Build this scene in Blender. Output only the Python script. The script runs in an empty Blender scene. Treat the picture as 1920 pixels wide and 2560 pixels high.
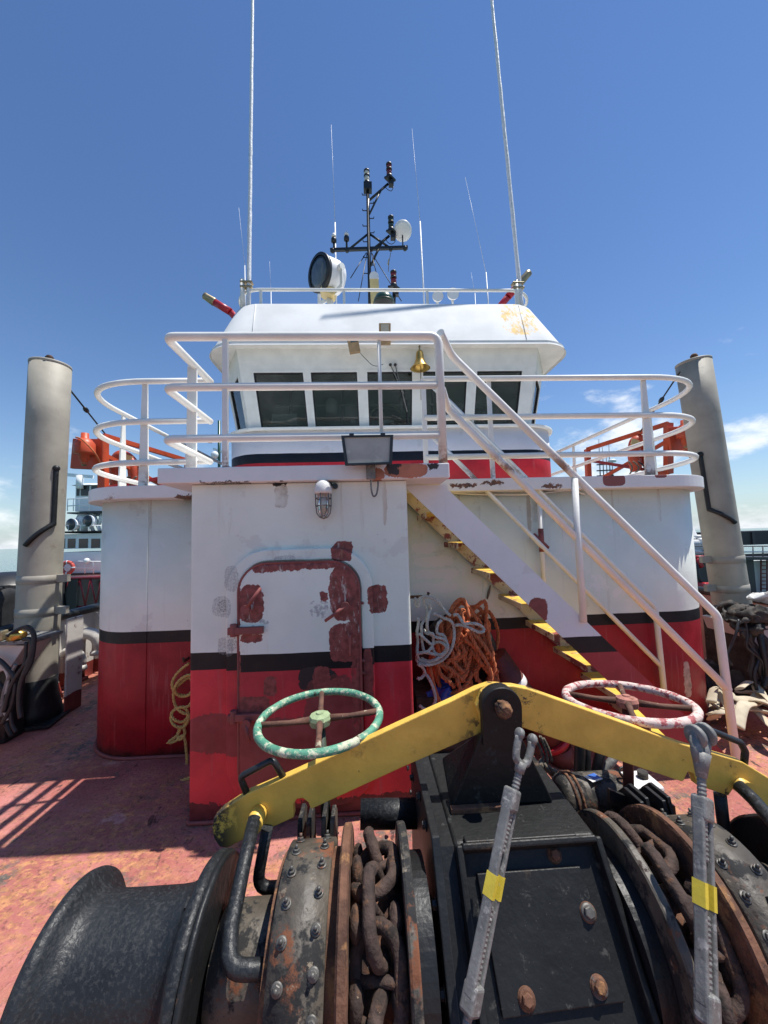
import bpy, bmesh, math, random
from mathutils import Vector as V, Matrix, noise as mnoise
random.seed(7)
S = bpy.context.scene
COL = S.collection
rad = math.radians
# ------------------------------------------------------------------ camera
# ship axes: X to starboard side of the picture, Y aft (away from the camera), Z up; main deck is Z = 0
FPX, PCX, PCY = 945.0, 960.0, 1280.0
CAM = V((-0.55, 0.0, 1.8))
yaw, pitch, roll = rad(2.7), rad(4.0), rad(1.6)
FW = V((math.sin(yaw)*math.cos(pitch), math.cos(yaw)*math.cos(pitch), math.sin(pitch)))
R0 = FW.cross(V((0, 0, 1))).normalized(); U0 = R0.cross(FW)
RT = R0*math.cos(roll) - U0*math.sin(roll); UP = U0*math.cos(roll) + R0*math.sin(roll)
cd = bpy.data.cameras.new('camera'); cam = bpy.data.objects.new('camera', cd); COL.objects.link(cam)
cam.matrix_world = Matrix(((RT.x, UP.x, -FW.x, CAM.x), (RT.y, UP.y, -FW.y, CAM.y), (RT.z, UP.z, -FW.z, CAM.z), (0, 0, 0, 1)))
cd.sensor_fit = 'VERTICAL'; cd.sensor_height = 36.0; cd.sensor_width = 27.0
cd.lens = 36.0*FPX/2560.0; cd.clip_start = 0.02; cd.clip_end = 60000
S.camera = cam
S.render.resolution_x, S.render.resolution_y = 768, 1024
# ------------------------------------------------------------------ sky and sun
SUN = V((0.373, 0.035, 1.0)).normalized()
w = bpy.data.worlds.new('World'); S.world = w; w.use_nodes = True
nt = w.node_tree; nt.nodes.clear()
def wn(t, **k):
    n = nt.nodes.new(t)
    for a, b in k.items(): setattr(n, a, b)
    return n
sky = wn('ShaderNodeTexSky', sky_type='NISHITA', sun_disc=False)
sky.sun_elevation = math.asin(SUN.z); sky.sun_rotation = math.atan2(SUN.x, SUN.y)
sky.altitude = 0; sky.air_density = 1.15; sky.dust_density = 0.0; sky.ozone_density = 3.2
bg = wn('ShaderNodeBackground'); bg.inputs[1].default_value = 0.069
# thin fair-weather clouds low over the horizon, all round
tc = wn('ShaderNodeTexCoord'); sx = wn('ShaderNodeSeparateXYZ')
nt.links.new(tc.outputs['Generated'], sx.inputs[0])
def wm(op, a, b=None, c=None):
    n = wn('ShaderNodeMath', operation=op)
    for i, v in enumerate((a, b, c)):
        if v is None: continue
        if isinstance(v, (int, float)): n.inputs[i].default_value = v
        else: nt.links.new(v, n.inputs[i])
    return n.outputs[0]
zz = wm('MAXIMUM', sx.outputs[2], 0.0)
cv = wn('ShaderNodeMapping'); nt.links.new(tc.outputs['Generated'], cv.inputs[0])
cv.inputs['Scale'].default_value = (1, 1, 2.1); cv.inputs['Location'].default_value = (5.9, 1.0, 0.0)
cn = wn('ShaderNodeTexNoise'); cn.inputs['Scale'].default_value = 4.2; cn.inputs['Detail'].default_value = 8; cn.inputs['Roughness'].default_value = 0.58
nt.links.new(cv.outputs[0], cn.inputs['Vector'])
# more cloud towards the horizon, clear overhead
thr = wm('MULTIPLY_ADD', zz, 0.50, 0.445)
cm = wn('ShaderNodeMapRange', interpolation_type='SMOOTHSTEP')
nt.links.new(wm('SUBTRACT', cn.outputs['Fac'], thr), cm.inputs['Value'])
cm.inputs['From Min'].default_value = 0.0; cm.inputs['From Max'].default_value = 0.15; cm.inputs['To Max'].default_value = 0.80
cmix = wn('ShaderNodeMix', data_type='RGBA')
hs = wn('ShaderNodeHueSaturation'); hs.inputs['Saturation'].default_value = 1.14; hs.inputs['Hue'].default_value = 0.507; nt.links.new(sky.outputs[0], hs.inputs['Color'])
# pale sea haze hugging the horizon
hz = wn('ShaderNodeMix', data_type='RGBA'); nt.links.new(wm('MULTIPLY', wm('POWER', 2.718, wm('MULTIPLY', zz, -12.0)), 0.78), hz.inputs['Factor'])
nt.links.new(hs.outputs[0], hz.inputs['A']); hz.inputs['B'].default_value = (2.6, 3.75, 5.4, 1)
nt.links.new(cm.outputs[0], cmix.inputs['Factor']); nt.links.new(hz.outputs['Result'], cmix.inputs['A'])
cmix.inputs['B'].default_value = (8.6, 8.8, 9.1, 1)
nt.links.new(cmix.outputs['Result'], bg.inputs[0])
wo = wn('ShaderNodeOutputWorld'); nt.links.new(bg.outputs[0], wo.inputs[0])
sl = bpy.data.lights.new('sun', 'SUN'); sl.energy = 3.15; sl.angle = rad(0.5); sl.color = (1.0, 0.96, 0.9)
so = bpy.data.objects.new('sun', sl); COL.objects.link(so)
so.rotation_euler = SUN.to_track_quat('Z', 'Y').to_euler(); so.location = (6, 2, 20)
S.view_settings.view_transform = 'Standard'; S.view_settings.look = 'None'
S.view_settings.gamma = 1.0; S.view_settings.exposure = 0.95
S.render.engine = 'CYCLES'
S.cycles.max_bounces = 8; S.cycles.transparent_max_bounces = 12

# ------------------------------------------------------------------ helpers
def W(px, py, X=None, Y=None, Z=None):
    """pixel of the 1920x2560 photograph -> point on the given plane of the ship"""
    d = FW*FPX + RT*(px-PCX) - UP*(py-PCY)
    if X is not None: t = (X-CAM.x)/d.x
    elif Y is not None: t = (Y-CAM.y)/d.y
    else: t = (Z-CAM.z)/d.z
    return CAM + d*t

class MB:
    """collects shapes, then links them as ONE mesh object"""
    def __init__(s): s.v = []; s.f = []; s.sm = []
    def add(s, vs, fs, smooth=False):
        o = len(s.v); s.v += [tuple(p) for p in vs]
        for f in fs: s.f.append(tuple(i+o for i in f)); s.sm.append(smooth)
        return s
    def box(s, lo, hi, M=None):
        x0, y0, z0 = lo; x1, y1, z1 = hi
        vs = [V(p) for p in ((x0,y0,z0),(x1,y0,z0),(x1,y1,z0),(x0,y1,z0),(x0,y0,z1),(x1,y0,z1),(x1,y1,z1),(x0,y1,z1))]
        if M is not None: vs = [M @ p for p in vs]
        return s.add(vs, [(0,3,2,1),(4,5,6,7),(0,1,5,4),(1,2,6,5),(2,3,7,6),(3,0,4,7)])
    def cbox(s, c, d, M=None):
        c = V(c); h = V(d)/2
        if M is None: return s.box(c-h, c+h)
        return s.box(-h, h, Matrix.Translation(c) @ M.to_4x4())
    def bar(s, a, b, w, h, up=(0,0,1)):
        """rectangular bar from a to b; w across, h along up"""
        a, b = V(a), V(b); d = (b-a).normalized(); u = V(up); r = d.cross(u)
        if r.length < 1e-5: u = V((0,1,0)); r = d.cross(u)
        r.normalize(); u = r.cross(d)
        vs = []
        for p in (a, b):
            vs += [p-r*w/2-u*h/2, p+r*w/2-u*h/2, p+r*w/2+u*h/2, p-r*w/2+u*h/2]
        return s.add(vs, [(0,1,2,3),(7,6,5,4),(0,4,5,1),(1,5,6,2),(2,6,7,3),(3,7,4,0)])
    def tube(s, pts, r, n=10, closed=False, cap=True, smooth=True):
        pts = [V(p) for p in pts]; m = len(pts)
        rs = r if isinstance(r, (list, tuple)) else [r]*m
        tans = []
        for i in range(m):
            if closed: t = pts[(i+1) % m]-pts[i-1]
            else: t = pts[min(i+1, m-1)]-pts[max(i-1, 0)]
            tans.append(t.normalized() if t.length > 1e-9 else V((0,0,1)))
        t0 = tans[0]; nrm = t0.orthogonal().normalized(); vs = []
        for i in range(m):
            t = tans[i]
            if i:
                q = tans[i-1].rotation_difference(t); nrm = q @ nrm
                nrm = (nrm - t*nrm.dot(t)).normalized()
            b = t.cross(nrm)
            k = 1.0
            if 0 < i < m-1 or closed:
                c = (pts[i]-pts[i-1]).normalized().dot(t); k = 1/max(c, .7) if closed or 0 < i < m-1 else 1
            for j in range(n):
                a = 2*math.pi*j/n
                vs.append(pts[i] + (nrm*math.cos(a) + b*math.sin(a))*rs[i]*min(k, 1.2))
        fs = []
        for i in range(m if closed else m-1):
            i2 = (i+1) % m
            # closed loops: good enough twist match
            for j in range(n):
                fs.append((i*n+j, i*n+(j+1) % n, i2*n+(j+1) % n, i2*n+j))
        s.add(vs, fs, smooth)
        if cap and not closed:
            o = len(s.v)-len(vs)
            s.f.append(tuple(o+j for j in reversed(range(n)))); s.sm.append(False)
            s.f.append(tuple(o+(m-1)*n+j for j in range(n))); s.sm.append(False)
        return s
    def cyl(s, a, b, r, n=20, r2=None):
        return s.tube([a, b], [r, r if r2 is None else r2], n)
    def lathe(s, prof, o, ax=(0,0,1), n=28, smooth=True, a0=0, a1=2*math.pi, cap=True):
        """prof: list of (radius, distance along axis)"""
        o = V(o); ax = V(ax).normalized(); u = ax.orthogonal().normalized()
        if abs(ax.x) > .99: u = V((0,0,1))
        w_ = ax.cross(u); full = abs(a1-a0-2*math.pi) < 1e-6; cnt = n if full else n+1
        vs = []
        for (r, h) in prof:
            for j in range(cnt):
                a = a0+(a1-a0)*j/n
                vs.append(o+ax*h+(u*math.cos(a)+w_*math.sin(a))*r)
        fs = []
        for i in range(len(prof)-1):
            for j in range(n if full else n):
                j2 = (j+1) % cnt if full else j+1
                fs.append((i*cnt+j, i*cnt+j2, (i+1)*cnt+j2, (i+1)*cnt+j))
        s.add(vs, fs, smooth)
        if cap and full:
            b = len(s.v)-len(vs)
            if prof[0][0] > 1e-6: s.f.append(tuple(b+j for j in reversed(range(cnt)))); s.sm.append(False)
            if prof[-1][0] > 1e-6: s.f.append(tuple(b+(len(prof)-1)*cnt+j for j in range(cnt))); s.sm.append(False)
        return s
    def ball(s, c, r, n=16, sc=(1,1,1), a=None):
        c = V(c); m = n//2; vs = []; fs = []
        for i in range(m+1):
            t = math.pi*i/m
            for j in range(n):
                p = 2*math.pi*j/n
                q = V((math.sin(t)*math.cos(p)*sc[0], math.sin(t)*math.sin(p)*sc[1], math.cos(t)*sc[2]))*r
                if a is not None: q = a @ q
                vs.append(c+q)
        for i in range(m):
            for j in range(n):
                fs.append((i*n+j, (i+1)*n+j, (i+1)*n+(j+1) % n, i*n+(j+1) % n))
        return s.add(vs, fs, True)
    def lump(s, amp, fr, seed=0.0):
        """push the vertices about with smooth noise: crumpled cloth, sacks"""
        o = V((seed*3.7, seed*1.3, seed*7.1)); out = []
        for v in s.v:
            v = V(v); out.append(tuple(v+mnoise.noise_vector(v*fr+o)*amp+mnoise.noise_vector(v*fr*2.7+o)*amp*.45))
        s.v = out; return s
    def prism(s, poly, off):
        """planar polygon (3-D points) pushed along off"""
        p = [V(q) for q in poly]; off = V(off); n = len(p)
        nn = V((0,0,0))
        for i in range(n): nn += p[i].cross(p[(i+1) % n])
        if nn.dot(off) > 0: p = p[::-1]
        vs = p+[q+off for q in p]
        fs = [tuple(range(n)), tuple(reversed(range(n, 2*n)))]+[((i+1) % n, i, n+i, n+(i+1) % n) for i in range(n)]
        return s.add(vs, fs)
    def loft(s, rows, closed=True, smooth=False, cap=False):
        n = len(rows[0]); vs = [p for r in rows for p in r]; fs = []
        for i in range(len(rows)-1):
            for j in range(n if closed else n-1):
                fs.append((i*n+j, i*n+(j+1) % n, (i+1)*n+(j+1) % n, (i+1)*n+j))
        s.add(vs, fs, smooth)
        if cap:
            o = len(s.v)-len(vs)
            s.f.append(tuple(o+j for j in reversed(range(n)))); s.sm.append(False)
            s.f.append(tuple(o+(len(rows)-1)*n+j for j in range(n))); s.sm.append(False)
        return s
    def build(s, name, mat, parent=None, bevel=0, seg=2, auto=None, fix=False):
        me = bpy.data.meshes.new(name); me.from_pydata(s.v, [], s.f)
        me.polygons.foreach_set('use_smooth', s.sm); me.update()
        if fix:
            bm = bmesh.new(); bm.from_mesh(me); bmesh.ops.recalc_face_normals(bm, faces=bm.faces); bm.to_mesh(me); bm.free()
        me.materials.append(M[mat] if isinstance(mat, str) else mat)
        o = bpy.data.objects.new(name, me); COL.objects.link(o)
        if parent is not None: put(o, parent)
        if bevel:
            b = o.modifiers.new('bevel', 'BEVEL'); b.width = bevel; b.segments = seg; b.limit_method = 'ANGLE'; b.angle_limit = rad(40)
            b.harden_normals = False
        return o
def put(o, parent):
    o.parent = parent
    wl = V((0,0,0)); p = parent
    while p is not None: wl += p.location; p = p.parent
    o.location = -wl if o.type == 'MESH' else o.location
def tag(o, label, cat, group=None, kind=None):
    if label: o['label'] = label
    if cat: o['category'] = cat
    if group: o['group'] = group
    if kind: o['kind'] = kind
    return o
def thing(name, label, cat, loc=(0,0,0), group=None):
    o = bpy.data.objects.new(name, None); COL.objects.link(o); o.location = loc; o.empty_display_size = .1
    return tag(o, label, cat, group)
def struct(o): o['kind'] = 'structure'; return o
def arc(c, r, a0, a1, n, ux=(1,0,0), uy=(0,1,0)):
    c = V(c); ux = V(ux); uy = V(uy)
    return [c+ux*r*math.cos(a0+(a1-a0)*i/n)+uy*r*math.sin(a0+(a1-a0)*i/n) for i in range(n+1)]
def rounded(pts, r, n=6, closed=False):
    """poly-line with its corners rounded; r a number or one per point"""
    pts = [V(p) for p in pts]; out = []; m = len(pts)
    for i, p in enumerate(pts):
        ri = r[i] if isinstance(r, (list, tuple)) else r
        if (not closed and i in (0, m-1)) or ri <= 0: out.append(p); continue
        a = pts[i-1]-p; b = pts[(i+1) % m]-p
        la, lb = a.length, b.length; a.normalize(); b.normalize()
        cosx = max(-1, min(1, a.dot(b))); ang = math.acos(cosx)
        if ang > math.pi-.02: out.append(p); continue
        d = min(ri/math.tan(ang/2), la*.49 if (closed or i > 1) else la*.95, lb*.49 if (closed or i < m-2) else lb*.95)
        p0 = p+a*d; p1 = p+b*d
        for k in range(n+1):
            t = k/n; out.append(p0*(1-t)**2+p*2*t*(1-t)+p1*t*t)
    return out
def spline(pts, k=6, closed=False):
    pts = [V(p) for p in pts]; m = len(pts); out = []
    for i in range(m if closed else m-1):
        g = lambda j: pts[j % m] if closed else pts[max(0, min(m-1, j))]
        p0, p1, p2, p3 = g(i-1), g(i), g(i+1), g(i+2)
        for q in range(k):
            t = q/k
            out.append(.5*((2*p1)+(p2-p0)*t+(2*p0-5*p1+4*p2-p3)*t*t+(3*p1-p0-3*p2+p3)*t**3))
    if not closed: out.append(pts[-1])
    return out
# ------------------------------------------------------------------ materials
M = {}
class NT:
    def __init__(s, name):
        m = bpy.data.materials.new(name); m.use_nodes = True; s.m = m; s.t = m.node_tree; s.t.nodes.clear()
        s.out = s.n('ShaderNodeOutputMaterial'); s.b = s.n('ShaderNodeBsdfPrincipled')
        s.t.links.new(s.b.outputs[0], s.out.inputs[0])
        s.co = s.n('ShaderNodeTexCoord').outputs['Object']
        sp = s.n('ShaderNodeSeparateXYZ'); s.l(s.co, sp.inputs[0]); s.x, s.y, s.z = sp.outputs
        M[name] = m
    def n(s, t): return s.t.nodes.new(t)
    def l(s, a, b):
        if isinstance(a, (int, float)): b.default_value = a
        elif isinstance(a, (tuple, list)):
            b.default_value = (*a[:3], 1) if len(b.default_value) == 4 else a
        else: s.t.links.new(a, b)
    def math(s, op, a, b=0.0, c=0.0, clamp=False):
        n = s.n('ShaderNodeMath'); n.operation = op; n.use_clamp = clamp
        s.l(a, n.inputs[0]); s.l(b, n.inputs[1]); s.l(c, n.inputs[2]); return n.outputs[0]
    def vmath(s, op, a, b):
        n = s.n('ShaderNodeVectorMath'); n.operation = op; s.l(a, n.inputs[0]); s.l(b, n.inputs[1]); return n.outputs[0]
    def scale(s, v): return s.vmath('MULTIPLY', s.co, v)
    def noise(s, scale, det=4, rough=.55, vec=None, color=False, dist=0.0):
        n = s.n('ShaderNodeTexNoise'); n.inputs['Scale'].default_value = scale; n.inputs['Detail'].default_value = det
        n.inputs['Roughness'].default_value = rough; n.inputs['Distortion'].default_value = dist
        s.l(s.co if vec is None else vec, n.inputs['Vector'])
        return n.outputs['Color' if color else 'Fac']
    def vor(s, scale, vec=None, feat='F1', out='Distance'):
        n = s.n('ShaderNodeTexVoronoi'); n.feature = feat; n.inputs['Scale'].default_value = scale
        s.l(s.co if vec is None else vec, n.inputs['Vector']); return n.outputs[out]
    def ramp(s, v, lo, hi, a=0.0, b=1.0):
        n = s.n('ShaderNodeMapRange'); n.interpolation_type = 'SMOOTHSTEP'; s.l(v, n.inputs['Value'])
        for k, q in (('From Min', lo), ('From Max', hi), ('To Min', a), ('To Max', b)): s.l(q, n.inputs[k])
        return n.outputs[0]
    def mix(s, f, a, b, mode='MIX'):
        n = s.n('ShaderNodeMix'); n.data_type = 'RGBA'; n.blend_type = mode
        s.l(f, n.inputs['Factor']); s.l(a, n.inputs['A']); s.l(b, n.inputs['B']); return n.outputs['Result']
    def fmix(s, f, a, b):
        n = s.n('ShaderNodeMix'); n.data_type = 'FLOAT'
        s.l(f, n.inputs[0]); s.l(a, n.inputs[2]); s.l(b, n.inputs[3]); return n.outputs[0]
    def bump(s, h, strength=.3, dist=.01):
        n = s.n('ShaderNodeBump'); n.inputs['Strength'].default_value = strength; n.inputs['Distance'].default_value = dist
        s.l(h, n.inputs['Height']); s.l(n.outputs[0], s.b.inputs['Normal'])
    def set(s, color=None, rough=None, metal=None, spec=None):
        if color is not None: s.l(color, s.b.inputs['Base Color'])
        if rough is not None: s.l(rough, s.b.inputs['Roughness'])
        if metal is not None: s.l(metal, s.b.inputs['Metallic'])
        if spec is not None: s.l(spec, s.b.inputs['Specular IOR Level'])
        return s.m
RUST = (.17, .062, .028); RUSTD = (.062, .026, .016); PRIMER = (.235, .062, .054)
def vary(t, col, var, sc):
    f = t.noise(sc, 5)
    lo = tuple(c*(1-var) for c in col); hi = tuple(min(1, c*(1+var)) for c in col)
    return t.mix(t.ramp(f, .3, .7), lo, hi)
def paint(name, col, rough=.42, var=.10, sc=5, chips=(), bump=.25, bs=90, bd=.002, metal=0.0, spec=.5):
    """chips: (colour, noise scale, threshold, softness) layers laid over the paint"""
    t = NT(name); c = vary(t, col, var, sc); r = rough
    for (cc, s_, th, soft) in chips:
        m = t.ramp(t.noise(s_, 10, .70), th, th+soft)
        c = t.mix(m, c, t.mix(t.noise(s_*3.1, 4), tuple(q*.65 for q in cc), tuple(q*1.3 for q in cc)))
        r = t.fmix(m, r, min(1, rough+.35))
    t.set(c, r, metal, spec)
    h = t.math('ADD', t.noise(bs, 3), t.math('MULTIPLY', t.noise(bs*.12, 4), 2.2))
    t.bump(h, bump, bd); return t
paint('white_paint', (.76, .76, .75), .55, .05, 3, [((.40, .33, .27), 2.3, .73, .05), (RUST, 5.2, .745, .04)], .22)
t = paint('rail_white', (.76, .755, .70), .50, .06, 4, [((.45, .36, .28), 9, .69, .04), (RUST, 13, .72, .03)], .4, 45)
# rust bleeding up from the feet of the rails on the boat deck
bc = t.b.inputs['Base Color'].links[0].from_socket
ft = t.math('MULTIPLY', t.math('MULTIPLY', t.ramp(t.z, 2.48, 2.31), t.ramp(t.z, 2.25, 2.30)), t.ramp(t.noise(14, 8, .7), .42, .56))
t.l(t.mix(t.math('MULTIPLY', ft, .85), bc, vary(t, (.20, .08, .035), .4, 30)), t.b.inputs['Base Color'])
paint('window_white', (.76, .75, .69), .6, .06, 6, [((.35, .30, .26), 7, .70, .06)], .2)
t = paint('yellow_paint', (.80, .495, .085), .42, .14, 6, [((.90, .68, .14), 80, .655, .02), ((.40, .23, .05), 4.5, .60, .12), ((.16, .09, .03), 16, .67, .02), ((.05, .03, .015), 8, .70, .015)], .8, 32, .004)
# paint rubbed through to black at the tip that meets the drum, grime by the pivot
bc = t.b.inputs['Base Color'].links[0].from_socket
tipm = t.math('MULTIPLY', t.ramp(t.x, -1.02, -1.13), t.ramp(t.noise(22, 9, .72), .40, .50))
pvm = t.math('MULTIPLY', t.ramp(t.math('ABSOLUTE', t.math('ADD', t.x, .03)), .20, .07), t.ramp(t.noise(18, 9, .74), .52, .60))
t.l(t.mix(t.math('MAXIMUM', tipm, pvm), bc, (.045, .038, .028)), t.b.inputs['Base Color'])
paint('tread_yellow', (.66, .44, .06), .6, .15, 8, [(PRIMER, 6, .58, .04), ((.55, .46, .30), 9, .60, .06)], .3)
paint('cream_paint', (.58, .46, .28), .5, .12, 7, [(PRIMER, 4, .53, .03), ((.42, .30, .15), 13, .60, .04), ((.10, .06, .04), 9, .64, .03)], .3)
paint('black_paint', (.013, .014, .015), .45, .25, 6, [((.045, .043, .038), 22, .62, .10), ((.13, .075, .042), 3.4, .62, .12), (RUST, 8, .68, .05)], .6, 34, .005, spec=.35)
paint('casing_black', (.0125, .013, .0128), .48, .20, 5, [((.085, .082, .072), 120, .655, .025), ((.15, .10, .062), 2.6, .63, .12), ((.10, .06, .038), 7, .64, .05), ((.045, .045, .043), 16, .60, .06)], .7, 40, .004, spec=.28)
paint('drum_black', (.013, .015, .017), .46, .25, 8, [((.026, .028, .031), 90, .50, .12), ((.050, .050, .047), 4, .58, .18), ((.09, .08, .065), 30, .70, .03)], .8, 55, .004, spec=.4)
paint('grey_worn', (.085, .072, .055), .55, .35, 9, [((.016, .016, .016), 7, .49, .06), (RUST, 6, .57, .06), ((.22, .18, .13), 24, .62, .04), ((.035, .022, .016), 15, .61, .05)], .9, 40, .004)
paint('rust', (.120, .054, .030), .85, .5, 9, [((.27, .135, .058), 11, .53, .10), ((.030, .018, .015), 7, .53, .10), ((.36, .27, .17), 25, .66, .05), ((.10, .10, .10), 4, .63, .05)], 1.0, 40, .007)
paint('chain_rust', (.050, .030, .023), .85, .5, 14, [((.13, .065, .036), 17, .53, .10), ((.018, .014, .012), 10, .53, .1), ((.30, .22, .14), 60, .66, .04)], 1.0, 70, .005)
paint('primer', PRIMER, .6, .18, 6, [(RUST, 9, .62, .1), ((.08, .03, .026), 14, .64, .06)], .25)
paint('galvanised', (.185, .183, .172), .6, .2, 14, [((.32, .315, .30), 34, .56, .06), ((.09, .083, .075), 16, .59, .08), ((.14, .08, .05), 9, .65, .05)], .8, 70, .002, metal=.2)
paint('bolt_steel', (.10, .095, .085), .5, .3, 30, [(RUST, 25, .56, .1)], .3, metal=.3)
paint('black_steel', (.014, .015, .016), .42, .2, 12, [((.06, .05, .04), 18, .66, .08)], .3)
paint('mast_black', (.012, .013, .014), .45, .2, 5, [], .1)
paint('wheel_green', (.085, .27, .175), .6, .2, 14, [((.55, .56, .40), 24, .515, .05), ((.30, .40, .26), 40, .55, .05), (RUSTD, 19, .60, .04)], .7, 90, .003)
paint('wheel_red', (.40, .10, .10), .6, .25, 14, [((.66, .52, .46), 27, .44, .05), ((.30, .06, .06), 45, .58, .04), (RUSTD, 18, .62, .05)], .7, 90, .003)
paint('wheel_rust', (.12, .055, .035), .85, .4, 14, [((.45, .40, .28), 18, .60, .07), ((.045, .025, .018), 8, .58, .1)], .8, 70, .003)
paint('hub_green', (.30, .38, .20), .7, .2, 20, [(RUST, 20, .60, .08), ((.55, .52, .32), 35, .58, .1)], .6)
paint('hub_red', (.36, .15, .11), .8, .3, 20, [(RUST, 24, .55, .1)], .6)
paint('stem_green', (.03, .045, .028), .6, .3, 10, [(RUST, 12, .64, .1)], .3)
paint('stem_red', (.13, .03, .022), .6, .3, 10, [(RUST, 12, .6, .1)], .3)
paint('post_grey', (.32, .295, .24), .62, .13, 4, [((.48, .46, .40), 14, .63, .10), ((.20, .17, .13), 3, .58, .15), ((.25, .15, .09), 22, .70, .04)], .45, 90)
paint('band_grey', (.30, .28, .235), .58, .12, 6, [((.16, .12, .08), 9, .66, .1)], .3)
paint('brass', (.50, .33, .085), .30, .15, 9, [((.20, .13, .06), 9, .62, .15)], .1, metal=.85)
paint('brass_old', (.33, .27, .16), .42, .2, 12, [], .1, metal=.6)
paint('red_paint', (.42, .018, .028), .4, .1, 5, [], .15)
paint('orange_paint', (.52, .075, .025), .45, .12, 6, [((.25, .07, .03), 8, .63, .1)], .2)
paint('boom_red', (.22, .014, .020), .45, .15, 4, [], .15)
paint('bulwark_white', (.58, .55, .50), .5, .10, 4, [(RUST, 4.5, .62, .07), ((.36, .26, .19), 8, .64, .08)], .3)
paint('bulwark_pink', (.36, .20, .17), .55, .15, 4, [(RUST, 5, .62, .08)], .3)
paint('rope_yellow', (.55, .38, .12), .85, .18, 40, [], .2)
paint('rope_white', (.46, .44, .39), .85, .15, 40, [((.18, .16, .13), 6, .60, .2)], .2)
paint('rope_orange', (.50, .145, .055), .85, .2, 30, [((.28, .10, .05), 7, .62, .2)], .2)
paint('rope_old', (.17, .145, .11), .9, .3, 30, [], .3)
paint('canvas', (.50, .43, .31), .85, .12, 10, [((.32, .26, .18), 7, .60, .15)], .3, 180)
paint('tarp_blue', (.012, .06, .35), .4, .2, 9, [], .3)
paint('rubber', (.016, .016, .017), .7, .3, 12, [((.07, .065, .055), 9, .62, .15)], .5, 40)
paint('hose_black', (.02, .02, .021), .5, .3, 12, [((.10, .09, .07), 16, .66, .1)], .2)
paint('junk', (.035, .030, .026), .75, .5, 9, [((.13, .09, .06), 11, .55, .15), ((.20, .18, .14), 22, .64, .08)], .8, 30, .01)
paint('plastic_white', (.72, .71, .68), .35, .05, 5, [((.4, .3, .2), 14, .66, .06)], .1)
paint('dome_green', (.012, .055, .035), .3, .1, 4, [], .05)
paint('yellow_pale', (.68, .52, .22), .5, .1, 5, [], .1)
paint('tan_wood', (.36, .24, .12), .6, .2, 10, [((.15, .09, .05), 16, .62, .1)], .3)
paint('interior', (.045, .05, .04), .7, .2, 3, [], 0)
paint('interior_dark', (.016, .015, .014), .6, .3, 6, [], 0)
paint('tug_white', (.78, .80, .79), .5, .07, .6, [((.38, .28, .2), 1.1, .70, .06)], .05, 9)
paint('tug_dark', (.03, .032, .035), .5, .2, 1, [], 0)
paint('tug_orange', (.62, .09, .03), .5, .2, .8, [((.30, .10, .06), 1.2, .60, .1)], 0)
paint('lifebuoy_red', (.50, .07, .05), .5, .1, 5, [], 0)
paint('cable_black', (.012, .012, .012), .5, .1, 5, [], 0)
paint('antenna_white', (.72, .73, .74), .5, .08, 30, [((.48, .49, .50), 55, .56, .06)], .9, 90, .006)
paint('whip_grey', (.55, .57, .6), .4, .05, 5, [], 0)
paint('lens_red', (.16, .012, .014), .15, .1, 5, [], 0)
paint('lens_green', (.012, .03, .02), .15, .1, 5, [], 0)
paint('lens_clear', (.62, .58, .48), .15, .1, 20, [], 0)
paint('dark_roof', (.022, .025, .026), .6, .2, .5, [], 0)
paint('tank_white', (.60, .60, .58), .4, .08, 1.5, [], 0)
def glassy(name, tint, rough=.02, mixf=.0):
    t = NT(name); t.t.nodes.remove(t.b)
    tr = t.n('ShaderNodeBsdfTransparent'); tr.inputs[0].default_value = (*tint, 1)
    gl = t.n('ShaderNodeBsdfGlossy'); gl.inputs['Roughness'].default_value = rough
    fr = t.n('ShaderNodeFresnel'); fr.inputs[0].default_value = 1.5
    mx = t.n('ShaderNodeMixShader'); t.l(t.math('ADD', fr.outputs[0], mixf), mx.inputs[0])
    t.t.links.new(tr.outputs[0], mx.inputs[1]); t.t.links.new(gl.outputs[0], mx.inputs[2])
    # dried salt and dust on the pane
    df = t.n('ShaderNodeBsdfDiffuse'); df.inputs[0].default_value = (.55, .55, .52, 1); m2 = t.n('ShaderNodeMixShader')
    t.l(t.math('ADD', t.ramp(t.noise(2.3, 7, .65), .42, .72, 0, .07), t.ramp(t.noise(40, 5, .6), .60, .72, 0, .05)), m2.inputs[0])
    t.t.links.new(mx.outputs[0], m2.inputs[1]); t.t.links.new(df.outputs[0], m2.inputs[2])
    t.t.links.new(m2.outputs[0], t.out.inputs[0])
glassy('window_glass', (.58, .62, .60), .012, .0)
glassy('lamp_glass', (.80, .82, .80), .08, .10)
paint('search_glass', (.06, .085, .105), .12, .2, 9, [], 0)
paint('flood_glass', (.40, .39, .33), .35, .12, 6, [((.62, .61, .55), 5, .6, .1)], .15)
paint('tug_glass', (.02, .025, .03), .06, .1, 3, [], 0)

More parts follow.
